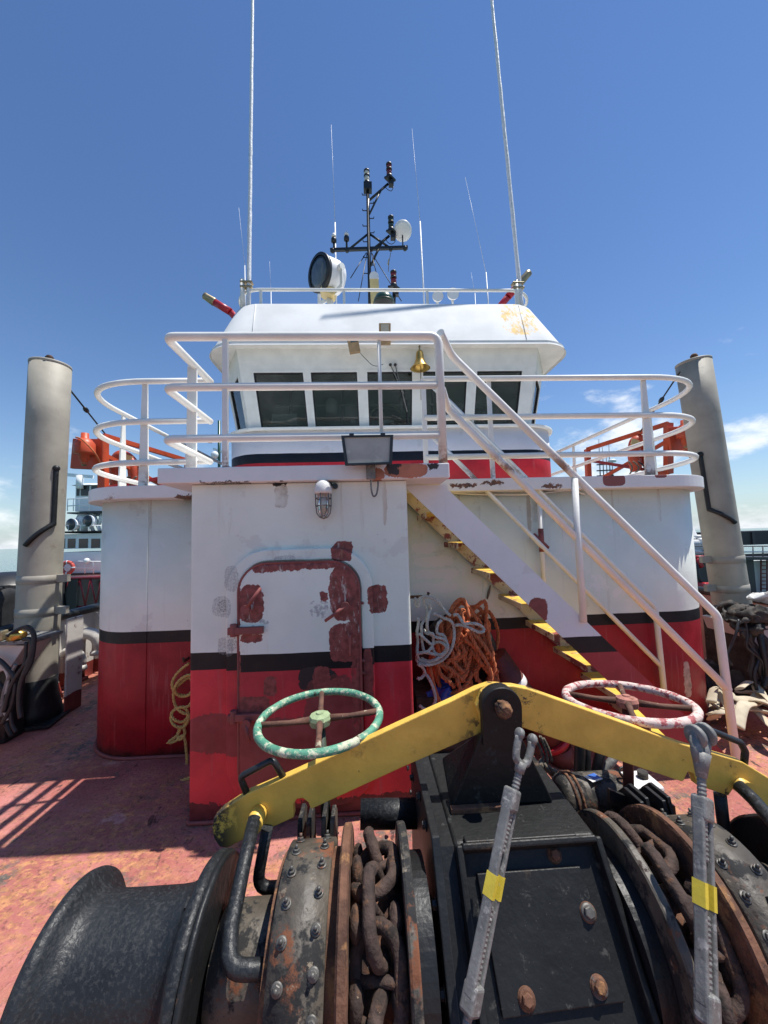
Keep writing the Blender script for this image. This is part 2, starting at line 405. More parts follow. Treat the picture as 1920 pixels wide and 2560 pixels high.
def masks(t, u, v, items, amp=.05, ns=9, p=3.5):
    """irregular painted patches at (centre u, centre v, half width, half height) -> mask"""
    n1 = t.math('MULTIPLY', t.math('SUBTRACT', t.noise(ns, 6, .6), .5), amp*2)
    n2 = t.math('MULTIPLY', t.math('SUBTRACT', t.noise(ns, 6, .6, vec=t.vmath('ADD', t.co, (7.3, 2.1, 4.4))), .5), amp*2)
    n3 = t.math('MULTIPLY', t.math('SUBTRACT', t.noise(ns*5, 5, .7), .5), amp*1.1)
    uu = t.math('ADD', t.math('ADD', u, n1), n3); vv = t.math('ADD', t.math('ADD', v, n2), n3); tot = None
    for (a, b, ha, hb) in items:
        pw = lambda q, c, h: t.math('POWER', t.math('DIVIDE', t.math('ABSOLUTE', t.math('SUBTRACT', q, c)), h), p)
        d = t.math('ADD', pw(uu, a, ha), pw(vv, b, hb))
        m = t.math('LESS_THAN', d, 1.0)
        tot = m if tot is None else t.math('MAXIMUM', tot, m)
    return tot
def brushed(t):
    """thin places left by the brush in a touch-up"""
    return t.ramp(t.noise(26, 8, .72, vec=t.scale((1.0, 1.0, .3))), .30, .46, .30, 1.0)
def banded(name, z_black, z_red, extra=None, white=(.76, .795, .71), red=(.32, .015, .024), foot=None, chipsoft=True):
    """white over a black band over red; z limits in metres"""
    t = NT(name)
    wob = t.math('MULTIPLY', t.math('SUBTRACT', t.noise(3, 3), .5), .012)
    z = t.math('ADD', t.z, wob)
    wh = vary(t, white, .05, 2.2)
    # scuffs and old bare patches in the white
    sc = t.ramp(t.noise(2.6, 8, .66), .60, .64); wh = t.mix(t.math('MULTIPLY', sc, .35), wh, (.56, .53, .49))
    stk = t.noise(5, 5, .6, vec=t.scale((3.0, 3.0, .25)))
    wh = t.mix(t.ramp(stk, .60, .80, 0, .35), wh, (.42, .36, .28))
    rd = vary(t, red, .22, 3)
    rd = t.mix(t.ramp(t.noise(6, 6, .6, vec=t.scale((5.0, 5.0, .35))), .56, .78, 0, .55), rd, (.42, .12, .12))
    c = t.mix(t.math('LESS_THAN', z, z_red), t.mix(t.math('LESS_THAN', z, z_black), wh, vary(t, (.006, .0065, .009), .2, 5)), rd)
    if foot: # scuffed primer along the deck
        c = t.mix(t.ramp(t.math('ADD', t.z, t.math('MULTIPLY', t.noise(4, 5), .2)), foot+.16, foot+.06), c, vary(t, (.10, .028, .024), .3, 8))
    if extra: c = extra(t, c)
    ch = t.ramp(t.noise(26, 6, .6), .745, .76); c = t.mix(ch, c, (.07, .05, .045))
    t.set(c, t.ramp(t.noise(8, 3), .3, .7, .40, .55), None, .35)
    h = t.math('ADD', t.noise(70, 3), t.math('MULTIPLY', t.noise(5, 4), 2.5)); t.bump(t.math('ADD', h, t.math('MULTIPLY', t.noise(1.7, 2), 9.0)), .32, .005)
    return t
# ------------------------------------------------------------------ sea, hull, deck
t = NT('water')
wv = t.noise(.35, 8, .62, vec=t.scale((1.0, .55, 1.0)))
t.set(t.mix(t.noise(.004, 4), (.055, .135, .125), (.075, .165, .15)), .12); t.b.inputs['IOR'].default_value = 1.33
t.bump(wv, .55, .35)
m = MB(); R_ = 30000
m.add([(-R_, -R_, -2.1), (R_, -R_, -2.1), (R_, R_, -2.1), (-R_, R_, -2.1)], [(0, 1, 2, 3)])
struct(m.build('sea', 'water'))

t = NT('deck_red')
base = t.mix(t.ramp(t.noise(1.3, 6, .6), .35, .7), (.36, .105, .085), (.56, .225, .195))
fine = t.noise(20, 11, .76, vec=t.scale((.7, 1.1, 1.0)), dist=.4)
big = t.ramp(t.noise(.9, 5, .6, vec=t.vmath('ADD', t.co, (1.7, 5.2, 0))), .40, .60)
base = t.mix(t.math('MULTIPLY', t.ramp(fine, .44, .58), big), base, vary(t, (.48, .225, .10), .35, 22))
base = t.mix(t.ramp(t.noise(38, 6, .65), .53, .66, 0, .75), base, (.15, .055, .042))
gr = t.math('MULTIPLY', t.ramp(t.noise(1.6, 6, .65, vec=t.vmath('ADD', t.co, (3.3, 1.2, 0))), .50, .62), t.ramp(t.noise(15, 7, .72), .43, .56))
base = t.mix(gr, base, vary(t, (.10, .085, .072), .4, 30))
base = t.mix(t.ramp(t.noise(2.2, 7, .7, vec=t.vmath('ADD', t.co, (9.3, 4.2, 0))), .60, .70, 0, .65), base, (.64, .38, .35))
base = t.mix(t.ramp(t.noise(7, 6, .6, vec=t.scale((1.4, .5, 1.0))), .63, .68, 0, .9), base, (.06, .026, .023))
base = t.mix(t.ramp(t.noise(90, 3, .6), .62, .70, 0, .6), base, (.50, .26, .21))
t.set(base, t.ramp(t.noise(6, 4), .3, .7, .5, .8))
t.bump(t.math('ADD', t.math('MULTIPLY', fine, 1.4), t.noise(60, 5)), .75, .008)

LX, RX = -4.60, 4.40     # inner faces of the bulwarks
hull = MB()
outl = [(LX-.12, 14), (LX-.12, 1.2), (LX+.5, -1.8), (-1.6, -4.4), (-.16, -5.2), (1.3, -4.4), (RX-.5, -1.8), (RX+.12, 1.2), (RX+.12, 14)]
hull.prism([(x, y, -3.2) for x, y in outl], (0, 0, 3.16))
paint('hull_black', (.02, .02, .022), .5, .2, 2, [(RUST, 2, .62, .1)], .2)
struct(hull.build('hull', 'hull_black'))
m = MB(); nx, ny = 60, 90; vs = []; fs = []
x0, x1, y0, y1 = LX-.1, RX+.1, -4.2, 13.9
for j in range(ny+1):
    for i in range(nx+1):
        x = x0+(x1-x0)*i/nx; y = y0+(y1-y0)*j/ny
        vs.append((x, y, .006*math.sin(x*3.1+y*.7)*math.sin(y*2.3)-.004))
for j in range(ny):
    for i in range(nx):
        a = j*(nx+1)+i; fs.append((a, a+1, a+nx+2, a+nx+1))
m.add(vs, fs, True); struct(m.build('main_deck', 'deck_red'))

# ------------------------------------------------------------------ deckhouse
def rr(x0, x1, yf, yb, r, z, n=10):
    """plan outline, rounded front corners; starts at the left rear, runs forward, across and aft"""
    p = [V((x0, yb, z))]
    p += [V((x0+r-r*math.cos(a), yf+r-r*math.sin(a), z)) for a in [math.pi/2*i/n for i in range(n+1)]]
    p += [V((x1-r+r*math.sin(a), yf+r-r*math.cos(a), z)) for a in [math.pi/2*i/n for i in range(n+1)]]
    p.append(V((x1, yb, z))); return p
def runs(t, c, xs, ztop, seed=0.0):
    """rust runs below the deck edge"""
    n = t.noise(9, 6, .6, vec=t.vmath('ADD', t.scale((1.0, 1.0, .12)), (seed, 0, 0)))
    for i, (x, w_, l_) in enumerate(xs):
        m = masks(t, t.x, t.z, [(x, ztop-l_*.5, w_, l_*.55)], .012, 12, 2.2)
        c = t.mix(t.math('MULTIPLY', m, t.ramp(n, .40, .62, .05, .55)), c, (.40, .25, .13))
    return c
def dh_extra(t, c):
    k = 3.42/945
    it = lambda lst: [(W(a, b, Y=3.42).x, W(a, b, Y=3.42).z, e*k, f*k) for a, b, e, f in lst]
    fl = t.math('MULTIPLY', t.ramp(t.noise(4.5, 10, .74), .575, .60), t.math('GREATER_THAN', t.z, 1.1))
    c = t.mix(t.math('MULTIPLY', fl, .7), c, (.84, .81, .77))
    c = t.mix(t.math('MULTIPLY', masks(t, t.x, t.z, it([(1085, 1405, 50, 14), (1092, 1436, 54, 12), (1085, 1470, 58, 12), (1060, 1370, 30, 14)]), .04, 10), .8), c, (.84, .80, .75))
    c = t.mix(masks(t, t.x, t.z, it([(1720, 1700, 10, 44), (1745, 1790, 12, 26)]), .03, 14), c, vary(t, (.45, .30, .25), .3, 20))
    return runs(t, c, ((-2.45, .012, .5), (-2.05, .02, .35), (.30, .015, .5), (.95, .02, .42), (1.75, .012, .6), (2.2, .018, .3)), 2.2)
banded('deckhouse_paint', 1.055, .955, foot=.05, extra=dh_extra)
dh = thing('deckhouse', 'wide white deckhouse with black band over red and rounded corners', 'deckhouse', (-.15, 3.42, 0))
HX0, HX1, HYF = -3.125, 2.816, 3.42
o = MB().loft([rr(HX0, HX1, HYF, 12.5, .55, z, 16) for z in (-.01, .6, 1.2, 2.2)], smooth=True, cap=True).build('wall', 'deckhouse_paint', dh)
# weld foot along the deck and weld seams
wm_ = MB(); wm_.tube([p+V((0, 0, 0)) for p in rr(HX0-.005, HX1+.005, HYF-.005, 12.5, .55, .012, 16)], .016, 6); wm_.build('weld_bead', 'primer', dh)
for px in (371, 1200):
    a = W(px, 1300, Y=HYF); MB().tube([(a.x, HYF-.0005, .02), (a.x, HYF-.0005, 2.2)], .0045, 6).build('weld_seam', 'deckhouse_paint', dh)
# boat deck slab with a turned-down edge: primer touch-ups and rust on it
t = NT('lip_paint'); c = vary(t, (.75, .74, .72), .05, 3)
rs = t.math('MULTIPLY', t.ramp(t.noise(3.2, 6, .65), .57, .66), t.ramp(t.z, 2.31, 2.2))
c = t.mix(t.ramp(t.noise(2.4, 7, .7), .64, .70, 0, .8), c, vary(t, (.33, .16, .08), .3, 8))
items = []
for (px, py, hw, hh) in ((1535, 1200, 30, 16), (1652, 1188, 16, 7)):
    a = W(px, py, Y=3.27); items.append((a.x, a.z, hw*3.27/945, hh*3.27/945))
c = t.mix(masks(t, t.x, t.z, items, .006, 14), c, PRIMER)
it2 = [(W(px, py, Y=3.27).x, W(px, py, Y=3.27).z, hw*3.27/945, hh*3.27/945) for (px, py, hw, hh) in ((1160, 1214, 34, 5), (1380, 1216, 26, 5), (470, 1243, 32, 6), (1230, 1207, 30, 5))]
c = t.mix(masks(t, t.x, t.z, it2, .05, 22), c, vary(t, (.13, .05, .02), .5, 20))
t.set(c, .45); t.bump(t.noise(40, 5), .3, .004)
PL0, PL1 = -3.20, 2.893
slab = MB(); slab.loft([rr(PL0, PL1, 3.27, 12.6, .66, z, 18) for z in (2.195, 2.305)], smooth=False, cap=True)
slab.build('boat_deck_edge', 'lip_paint', dh, bevel=.006)

# ------------------------------------------------------------------ companionway trunk with its platform and door
TX0, TX1, TYF = -1.742, -.262, 2.62
def trunk_extra(t, c):
    k = 2.62/945
    def it(lst): 
        out = []
        for (px, py, hw, hh) in lst:
            a = W(px, py, Y=TYF); out.append((a.x, a.z, hw*k, hh*k))
        return out
    # grey scuffed rings
    c = t.mix(t.math('MULTIPLY', masks(t, t.x, t.z, it([(581, 1445, 19, 30), (557, 1517, 24, 24), (567, 1615, 22, 20), (715, 1397, 26, 9)]), .02, 20), t.ramp(t.noise(110, 5), .35, .65, .15, .6)), c, (.28, .28, .275))
    c = t.mix(t.math('MULTIPLY', masks(t, t.x, t.z, it([(556, 1515, 11, 14), (585, 1600, 12, 20)]), .03, 30), t.ramp(t.noise(130, 5, .7), .48, .60, 0, .8)), c, (.10, .10, .10))
    # duller repaint low down
    c = t.mix(t.math('MULTIPLY', masks(t, t.x, t.z, it([(560, 1832, 90, 45), (760, 1850, 130, 60)]), .05, 6), .75), c, vary(t, (.15, .045, .045), .3, 9))
    c = t.mix(masks(t, t.x, t.z, it([(760, 2040, 400, 42)]), .06, 7), c, vary(t, (.12, .022, .026), .3, 9))
    # primer touch-ups
    c = t.mix(t.math('MULTIPLY', masks(t, t.x, t.z, it([(856, 1378, 26, 24), (944, 1497, 24, 34), (920, 1700, 13, 78)]), .024, 12), brushed(t)), c, vary(t, PRIMER, .30, 26))
    c = runs(t, c, ((-1.55, .012, .35), (-.72, .010, .5), (-.42, .016, .3)), 2.2, 3.0)
    # rust hole under the platform and its run
    c = t.mix(t.math('MULTIPLY', masks(t, t.x, t.z, it([(703, 1240, 16, 30)]), .03, 18), t.ramp(t.noise(9, 4), .35, .6, .2, .7)), c, (.35, .28, .20))
    c = t.mix(masks(t, t.x, t.z, it([(700, 1206, 18, 8)]), .03, 25), c, (.02, .012, .01))
    return c
banded('trunk_paint', 1.076, .966, extra=trunk_extra, red=(.56, .036, .050))
tr = thing('companionway', 'white and red companionway housing with steel door in front of deckhouse', 'housing', (-1.0, 2.62, 0))
MB().loft([rr(TX0, TX1, TYF, 3.45, .02, z, 3) for z in (-.012, 1.1, 2.199)], cap=True).build('wall', 'trunk_paint', tr)
wm_ = MB(); wm_.tube(rr(TX0-.004, TX1+.004, TYF-.004, 3.4, .02, .01, 3), .013, 6); wm_.build('weld_bead', 'primer', tr)
t = NT('platform_paint'); c = vary(t, (.74, .735, .72), .05, 3); k = 2.55/945
c = t.mix(masks(t, t.x, t.z, [(W(px, py, Y=2.55).x, W(px, py, Y=2.55).z, a*k, b*k) for px, py, a, b in ((1015, 1175, 55, 18), (945, 1185, 16, 14))], .03, 12), c, vary(t, (.42, .14, .07), .3, 8))
c = t.mix(masks(t, t.x, t.z, [(W(px, py, Y=2.55).x, W(px, py, Y=2.55).z, a*k, b*k) for px, py, a, b in ((985, 1172, 15, 15), (1082, 1165, 12, 11), (560, 1207, 60, 3), (700, 1209, 40, 3))], .05, 24), c, (.03, .014, .01))
c = t.mix(t.ramp(t.noise(7, 7, .7), .66, .70, 0, .8), c, (.3, .2, .12))
t.set(c, .42); t.bump(t.noise(30, 6), .45, .006)
pl = MB(); pl.box((-1.93, 2.55, 2.203), (.03, 3.262, 2.308)); pl.build('platform', 'platform_paint', tr, bevel=.008)
# steel weathertight door
def door_extra(t, c):
    k = 2.6/945
    it = lambda lst: [(W(a, b, Y=2.6).x, W(a, b, Y=2.6).z, e*k, f*k) for a, b, e, f in lst]
    pr = masks(t, t.x, t.z, it([(700, 1414, 62, 14), (765, 1412, 90, 10), (863, 1480, 36, 66), (634, 1508, 30, 44), (636, 1590, 24, 12), (862, 1600, 38, 44),
                                (812, 1487, 10, 10), (806, 1690, 22, 30), (845, 1700, 16, 12), (890, 1640, 10, 300), (680, 1708, 14, 22), (602, 1700, 4, 300), (640, 1760, 40, 26)]), .032, 10)
    c = t.mix(t.math('MULTIPLY', masks(t, t.x, t.z, it([(800, 1520, 22, 20), (655, 1560, 20, 18)]), .03, 25), t.ramp(t.noise(40, 5), .45, .6, 0, .7)), c, (.30, .30, .30))
    c = t.mix(masks(t, t.x, t.z, it([(795, 1690, 44, 26)]), .03, 12), c, (.03, .026, .028))
    c = t.mix(t.math('MULTIPLY', masks(t, t.x, t.z, it([(700, 1850, 110, 60), (830, 1800, 60, 110), (740, 1970, 140, 80)]), .06, 6), .8), c, vary(t, (.17, .055, .05), .3, 8))
    return t.mix(t.math('MULTIPLY', pr, brushed(t)), c, vary(t, PRIMER, .32, 24))
banded('door_paint', 1.072, .962, extra=door_extra, white=(.76, .795, .72), red=(.50, .04, .052))
def rrect(x0, x1, z0, z1, r, y, n=10):
    p = []
    for (cx, cz, a0) in ((x1-r, z1-r, 0), (x0+r, z1-r, 90), (x0+r, z0+r, 180), (x1-r, z0+r, 270)):
        for i in range(n+1):
            a = rad(a0+90*i/n); p.append(V((cx+r*math.cos(a), y, cz+r*math.sin(a))))
    return p
DX0, DX1, DZ0, DZ1, DR = -1.405, -.605, .17, 1.662, .19
cm_ = MB(); cm_.loft([rrect(DX0-g, DX1+g, DZ0-g, DZ1+g, DR+g, y) for g, y in ((.085, TYF+.004), (.085, TYF-.036), (.078, TYF-.043), (.014, TYF-.043), (.008, TYF-.036), (.008, TYF+.004))], smooth=False)
co_ = cm_.build('coaming', 'trunk_paint', tr)
d_ = MB(); d_.loft([rrect(DX0-g, DX1+g, DZ0-g, DZ1+g, DR+g, y) for g, y in ((-.002, TYF-.004), (0, TYF-.062), (-.012, TYF-.074), (-.03, TYF-.075))], smooth=True)
f_ = rrect(DX0+.03, DX1-.03, DZ0+.03, DZ1-.03, DR-.03, TYF-.075); d_.add(f_, [tuple(reversed(range(len(f_))))])
door = d_.build('door', 'door_paint', tr, fix=True)
MB().tube(rrect(DX0+.004, DX1-.004, DZ0+.004, DZ1-.004, DR, TYF-.070), .008, 8, closed=True).build('door_rim', 'primer', door)
DY = TYF-.077
for py in (1577, 1792):
    a, b = W(572, py, Y=DY), W(660, py-4, Y=DY)
    h = MB(); h.bar((a.x, DY-.016, a.z), (b.x, DY-.016, b.z), .030, .045); h.cyl((a.x+.035, DY-.015, a.z-.035), (a.x+.035, DY-.015, a.z+.045), .022, 10)
    h.cyl((b.x-.02, DY-.03, b.z), (b.x-.02, DY, b.z), .012, 8); h.build('hinge', 'primer', door, bevel=.004)
def dog(hx, hy, tx, ty, r=.011):
    a, b = W(hx, hy, Y=DY), W(tx, ty, Y=DY-.05)
    h = MB(); h.cyl((a.x, DY+.01, a.z), (a.x, DY-.055, a.z), .021, 12); h.cyl((a.x, DY-.05, a.z), (a.x, DY-.064, a.z), .028, 12)
    h.tube([(a.x, DY-.05, a.z), (a.x*.5+b.x*.5, DY-.062, a.z*.5+b.z*.5), (b.x, DY-.055, b.z)], [r*1.3, r, r*.9], 8); h.build('dog_handle', 'primer', door)
dog(620, 1520, 652, 1470); dog(864, 1512, 813, 1552); dog(622, 1800, 624, 1852); dog(893, 1895, 872, 1850)
a, b = W(875, 1585, Y=DY), W(876, 1634, Y=DY)
MB().tube(rounded([(a.x, DY+.01, a.z), (a.x, DY-.04, a.z), (b.x, DY-.04, b.z), (b.x, DY+.01, b.z)], .02), .008, 8).build('pull_handle', 'primer', door)
for (x, y) in ((902, 1506), (905, 1680), (906, 1650)):
    a = W(x, y, Y=TYF-.045); MB().tube([(a.x-.02, TYF-.05, a.z), (a.x+.02, TYF-.055, a.z-.004)], .009, 8).build('wedge', 'primer', co_)

# ------------------------------------------------------------------ wheelhouse
wh = thing('wheelhouse', 'white wheelhouse with five raked front windows behind the platform railing', 'wheelhouse', (-.18, 4.95, 2.305))
banded('wheelhouse_paint', 2.945, 2.82, white=(.76, .71, .70), red=(.46, .012, .022))
WX0, WX1 = -2.44, 2.16
MB().loft([rr(WX0, WX1, 4.93, 8.8, .55, z, 12) for z in (2.30, 2.75, 3.245)], smooth=True, cap=True).build('lower_wall', 'wheelhouse_paint', wh)
MB().loft([rr(WX0-.05, WX1+.05, 4.88, 8.8, .6, z, 12) for z in (3.247, 3.285)], cap=True).build('window_ledge', 'window_white', wh, bevel=.008)
zb, zt = 3.287, 4.30
Pb = [V((-2.42, 8.6, zb)), V((-2.42, 5.62, zb)), V((-2.07, 4.99, zb)), V((1.70, 4.99, zb)), V((2.05, 5.62, zb)), V((2.05, 8.6, zb))]
Pt = [V((-2.60, 8.6, zt)), V((-2.60, 5.55, zt)), V((-2.17, 4.79, zt)), V((1.80, 4.79, zt)), V((2.23, 5.55, zt)), V((2.23, 8.6, zt))]
def wall_with_windows(p0, p1, q0, q1, spans, t0=.015, t1=.70, thick=.05, frame=True):
    """wall panel with real openings; spans in 0..1 along it"""
    P = lambda s_, t_: (p0.lerp(p1, s_)).lerp(q0.lerp(q1, s_), t_)
    n = (p1-p0).cross(q0-p0).normalized()
    if n.y > 0 and abs(n.y) > .3: n = -n
    if abs(n.y) < .3 and n.x*(p0.x+.18) < 0: n = -n
    wl = MB()
    def panel(a, b, c, d): wl.prism([P(a, c), P(b, c), P(b, d), P(a, d)], -n*thick)
    panel(0, 1, 0, t0); panel(0, 1, t1, 1)
    e = 0
    for (a, b) in spans: panel(e, a, t0, t1); e = b
    panel(e, 1, t0, t1)
    wl.build('window_wall', 'window_white', wh)
    L = (p1-p0).length; H = (q0-p0).length
    for (a, b) in spans:
        fr = MB(); g = .030; ga, gt = g/L, g/H
        o1 = [P(a-ga, t0-gt*.3), P(b+ga, t0-gt*.3), P(b+ga, t1+gt), P(a-ga, t1+gt)]; i1 = [P(a, t0), P(b, t0), P(b, t1), P(a, t1)]
        for i in range(4):
            j = (i+1) % 4; fr.prism([o1[i], o1[j], i1[j], i1[i]], n*.008)
        f_o = fr.build('window', 'window_white', wh)
        g2 = .014; ga, gt = g2/L, g2/H
        i2 = [P(a+ga, t0+gt), P(b-ga, t0+gt), P(b-ga, t1-gt), P(a+ga, t1-gt)]
        gk = MB()
        for i in range(4):
            j = (i+1) % 4; gk.prism([i1[i]-n*.001, i1[j]-n*.001, i2[j]-n*.001, i2[i]-n*.001], -n*.03)
        gk.build('gasket', 'rubber', f_o)
        MB().prism([q-n*.018 for q in i2], -n*.006).build('pane', 'window_glass', f_o)
fx = lambda px: (W(px, 1000, Y=4.9).x-(-2.12))/(1.75+2.12)
wall_with_windows(Pb[2], Pb[3], Pt[2], Pt[3], [(fx(a), fx(b)) for a, b in ((640, 762), (781, 895), (920, 1031), (1058, 1167), (1191, 1302))])
wall_with_windows(Pb[1], Pb[2], Pt[1], Pt[2], [(.16, .84)]); wall_with_windows(Pb[3], Pb[4], Pt[3], Pt[4], [(.16, .84)])
wall_with_windows(Pb[0], Pb[1], Pt[0], Pt[1], [(.1, .45), (.55, .95)]); wall_with_windows(Pb[4], Pb[5], Pt[4], Pt[5], [(.05, .45), (.55, .9)])
# inside: rear bulkhead, ceiling, console, chair, chart lamp
r_ = MB(); r_.box((-2.38, 8.3, 3.29), (2.0, 8.36, 4.28)); r_.build('rear_bulkhead', 'interior', wh)
c_ = MB(); c_.box((-1.9, 5.25, 3.29), (1.5, 5.9, 3.42)); c_.box((-.75, 5.3, 3.42), (.55, 5.8, 3.52)); c_.build('console', 'interior_dark', wh)
c_ = MB(); c_.box((-.5, 6.1, 3.29), (.05, 6.25, 3.95)); c_.build('helm_chair', 'interior_dark', wh, bevel=.03)
for (x, y) in ((-1.02, 5.45), (.75, 5.7)):
    MB().lathe([(.0, .0), (.05, 0), (.09, -.04), (.09, -.22), (.0, -.23)], (x, y, 3.86), n=14).build('console_lamp', 'plastic_white', wh)
c_ = MB()
for i, x in enumerate((.9, 1.25)): c_.box((x, 5.35, 3.42), (x+.28, 5.6, 3.66+.05*i))
c_.build('radio_set', 'interior_dark', wh)
MB().box((-1.85, 5.30, 3.42), (-1.5, 5.5, 3.60)).build('paper_box', 'plastic_white', wh)
for x, y, z, sx_, sz_ in ((-.6, 5.18, 3.42, .10, .16), (-.35, 5.2, 3.42, .22, .05), (.35, 5.2, 3.42, .30, .10), (.65, 5.22, 3.42, .09, .2), (1.3, 5.2, 3.42, .2, .12)):
    MB().box((x, y, z), (x+sx_, y+.12, z+sz_)).build('console_item', ('plastic_white', 'galvanised', 'tan_wood')[int(x*10) % 3], wh, bevel=.015)
for x in (-1.7, -.9, .0, .5, 1.1): MB().tube([(x, 5.75, 3.3), (x+.04, 5.75, 4.26)], .018, 8).build('stanchion', 'galvanised', wh)
MB().tube([(-1.9, 5.72, 3.86), (1.5, 5.72, 3.86)], .016, 8).build('rail_reflection_bar', 'plastic_white', wh)  # white bar added behind the panes in place of the railing's reflection
MB().tube(arc((-.22, 5.62, 3.62), .24, 0, 2*math.pi, 24, (1, 0, 0), (0, .3, .95))[:-1], .018, 8, closed=True).build('steering_wheel', 'tan_wood', wh)
for x0_, x1_ in ((-2.0, -1.35), (-1.25, -.65), (-.52, .08), (.22, .82), (.95, 1.55)):
    MB().box((x0_, 4.93, 3.93), (x1_, 4.945, 4.04)).build('sun_blind', 'interior', wh)
# roof fascia leaning in, with the soffit under it
t = NT('fascia_paint'); c = vary(t, (.67, .675, .66), .08, 2)
c = t.mix(t.ramp(t.noise(30, 6, .65), .64, .70, 0, .45), c, (.45, .47, .48))
yl = t.math('MULTIPLY', masks(t, t.x, t.z, [(W(1300, 800, Y=4.9).x, 4.76, .26, .32)], .16, 6), t.ramp(t.noise(9, 10, .75, vec=t.scale((1.6, 1.0, .7))), .44, .60))
c = t.mix(yl, c, vary(t, (.78, .52, .18), .2, 9))
c = t.mix(t.ramp(t.noise(4, 7, .7), .70, .74, 0, .7), c, (.5, .36, .22))
t.set(c, .72, None, .15); t.bump(t.noise(90, 4), .35, .004)
fa = MB()
rows = [rr(-2.60, 2.29, 4.64, 9.0, .46, 4.262, 14), rr(-2.585, 2.275, 4.66, 9.0, .46, 4.30, 14), rr(-2.40, 2.03, 5.06, 9.0, .42, 5.06, 14), rr(-2.385, 2.015, 5.085, 9.0, .42, 5.085, 14)]
fa.loft(rows, smooth=True, cap=False)
fa.build('roof_fascia', 'fascia_paint', wh)
s_ = MB(); p = rr(-2.585, 2.275, 4.655, 9.0, .46, 4.29, 14); s_.prism(p, (0, 0, .03)); s_.build('soffit', 'window_white', wh)
s_ = MB(); p = rr(-2.38, 2.01, 5.09, 9.0, .42, 5.04, 14); s_.prism(p, (0, 0, .03)); s_.build('roof', 'white_paint', wh)
for (px, q) in ((628, 0), (1318, 0)):
    x0_ = W(px, 866, Y=4.66).x; x1_ = W(px+(12 if px < 900 else -22), 757, Y=5.07).x
    MB().tube([(x0_, 4.658, 4.30), (x1_, 5.058, 5.06)], .006, 6).build('weld_seam', 'fascia_paint', wh)
# roof rail
ROOFZ = W(960, 724, Y=5.12).z
rp = rr(-2.34, 1.98, 5.13, 8.5, .38, ROOFZ, 12)
rr_ = thing('roof_railing', 'low white pipe railing round the wheelhouse roof', 'railing', (-.18, 5.13, 5.07))
MB().tube(rp, .022, 10).build('rail', 'rail_white', rr_)
for px in (652, 860, 1068, 1290):
    a = W(px, 735, Y=5.13); MB().bar((a.x, 5.13, 5.06), (a.x, 5.13, ROOFZ), .034, .02, (0, 1, 0)).build('post', 'rail_white', rr_)
for y in (6.2, 7.6):
    for x in (-2.34, 1.98): MB().bar((x, y, 5.06), (x, y, ROOFZ), .034, .02, (0, 1, 0)).build('post', 'rail_white', rr_)
# ------------------------------------------------------------------ railings
RR = .027
z1, z2, z3 = 3.232, 2.872, 2.512        # the three rails
pr = thing('platform_railing', 'white three-rail pipe railing on the companionway platform', 'railing', (-1.0, 2.58, 2.31))
PYR, PXL, PXR = 2.585, -1.905, -.005
a_ = W(1100, 835, Y=PYR).x
for i, z in enumerate((z1, z2, z3)):
    # aft along the left edge to where the boat deck rail begins, across the front, to the right post
    pts = [(PXL, 3.34, z), (PXL, PYR, z), (PXR-.02, PYR, z)]
    if i == 0: pts = [(PXL, 3.34, z), (PXL, PYR, z), (PXR, PYR, z), (PXR, PYR, 2.300)]
    MB().tube(rounded(pts, .075, 6), RR if i else RR*1.12, 12).build('rail', 'rail_white', pr)
pxp = W(487*1.1573, 950, Y=PYR).x
MB().bar((pxp, PYR, 2.30), (pxp, PYR, z1), .036, .036, (0, 1, 0)).build('post', 'rail_white', pr, bevel=.004)
pxp = W(950, 950, Y=PYR).x
MB().tube([(pxp, PYR+.01, 2.46), (pxp, PYR+.01, z1)], .013, 8).build('post', 'rail_white', pr)
MB().prism([(PXL+.02, 3.02, 2.30), (PXL-.06, 3.02, 2.30), (PXL-.055, 3.02, z1), (PXL+.02, 3.02, z1)], (0, .022, 0)).build('post', 'rail_white', pr, bevel=.004)

def boat_rail(side, label):
    xe = PL0+.03 if side < 0 else PL1-.03
    b = thing('boat_deck_railing', label, 'railing', (xe*.7, 3.3, 2.305))
    xs = PXL if side < 0 else W(1062, 1050, Y=3.3).x
    for z in (z1, z2, z3):
        r = .74
        pts = [(xs, 3.315, z), (xe, 3.315, z), (xe-side*.05, 9.5, z)]
        MB().tube(rounded(pts, [0, r, 0], 14), RR*.95, 12).build('rail', 'rail_white', b)
    def taper(p, along, w0=.085, w1=.045):
        p = V(p); al = V(along)
        MB().prism([p-al*w0/2, p+al*w0/2, p+al*w1/2+V((0, 0, .92)), p-al*w1/2+V((0, 0, .92))], V((-al.y, al.x, 0))*.02).build('post', 'rail_white', b, bevel=.004)
    if side < 0:
        q = W(357, 1217, Y=3.33); taper((q.x, 3.33, 2.305), (1, 0, 0))
        taper((xe+.02, 4.15, 2.305), (0, 1, 0), .13); taper((xe+.02, 5.6, 2.305), (0, 1, 0), .13); taper((xe+.02, 7.2, 2.305), (0, 1, 0), .13)
    else:
        q = W(1628, 1190, Y=3.33); taper((q.x, 3.33, 2.305), (1, 0, 0), .095)
        q = W(1228, 1100, Y=3.33); MB().bar((q.x, 3.33, 2.305), (q.x, 3.33, z1), .042, .012, (0, 1, 0)).build('post', 'rail_white', b)
        MB().bar((xs, 3.315, 2.305), (xs, 3.315, z1), .042, .02, (0, 1, 0)).build('post', 'rail_white', b)
        taper((xe-.02, 4.25, 2.305), (0, 1, 0), .12); taper((xe-.02, 5.9, 2.305), (0, 1, 0), .12)
    return b
boat_rail(-1, 'white curved boat deck railing beside the tall left pipe post')
boat_rail(1, 'white curved boat deck railing on the side of the stairs')

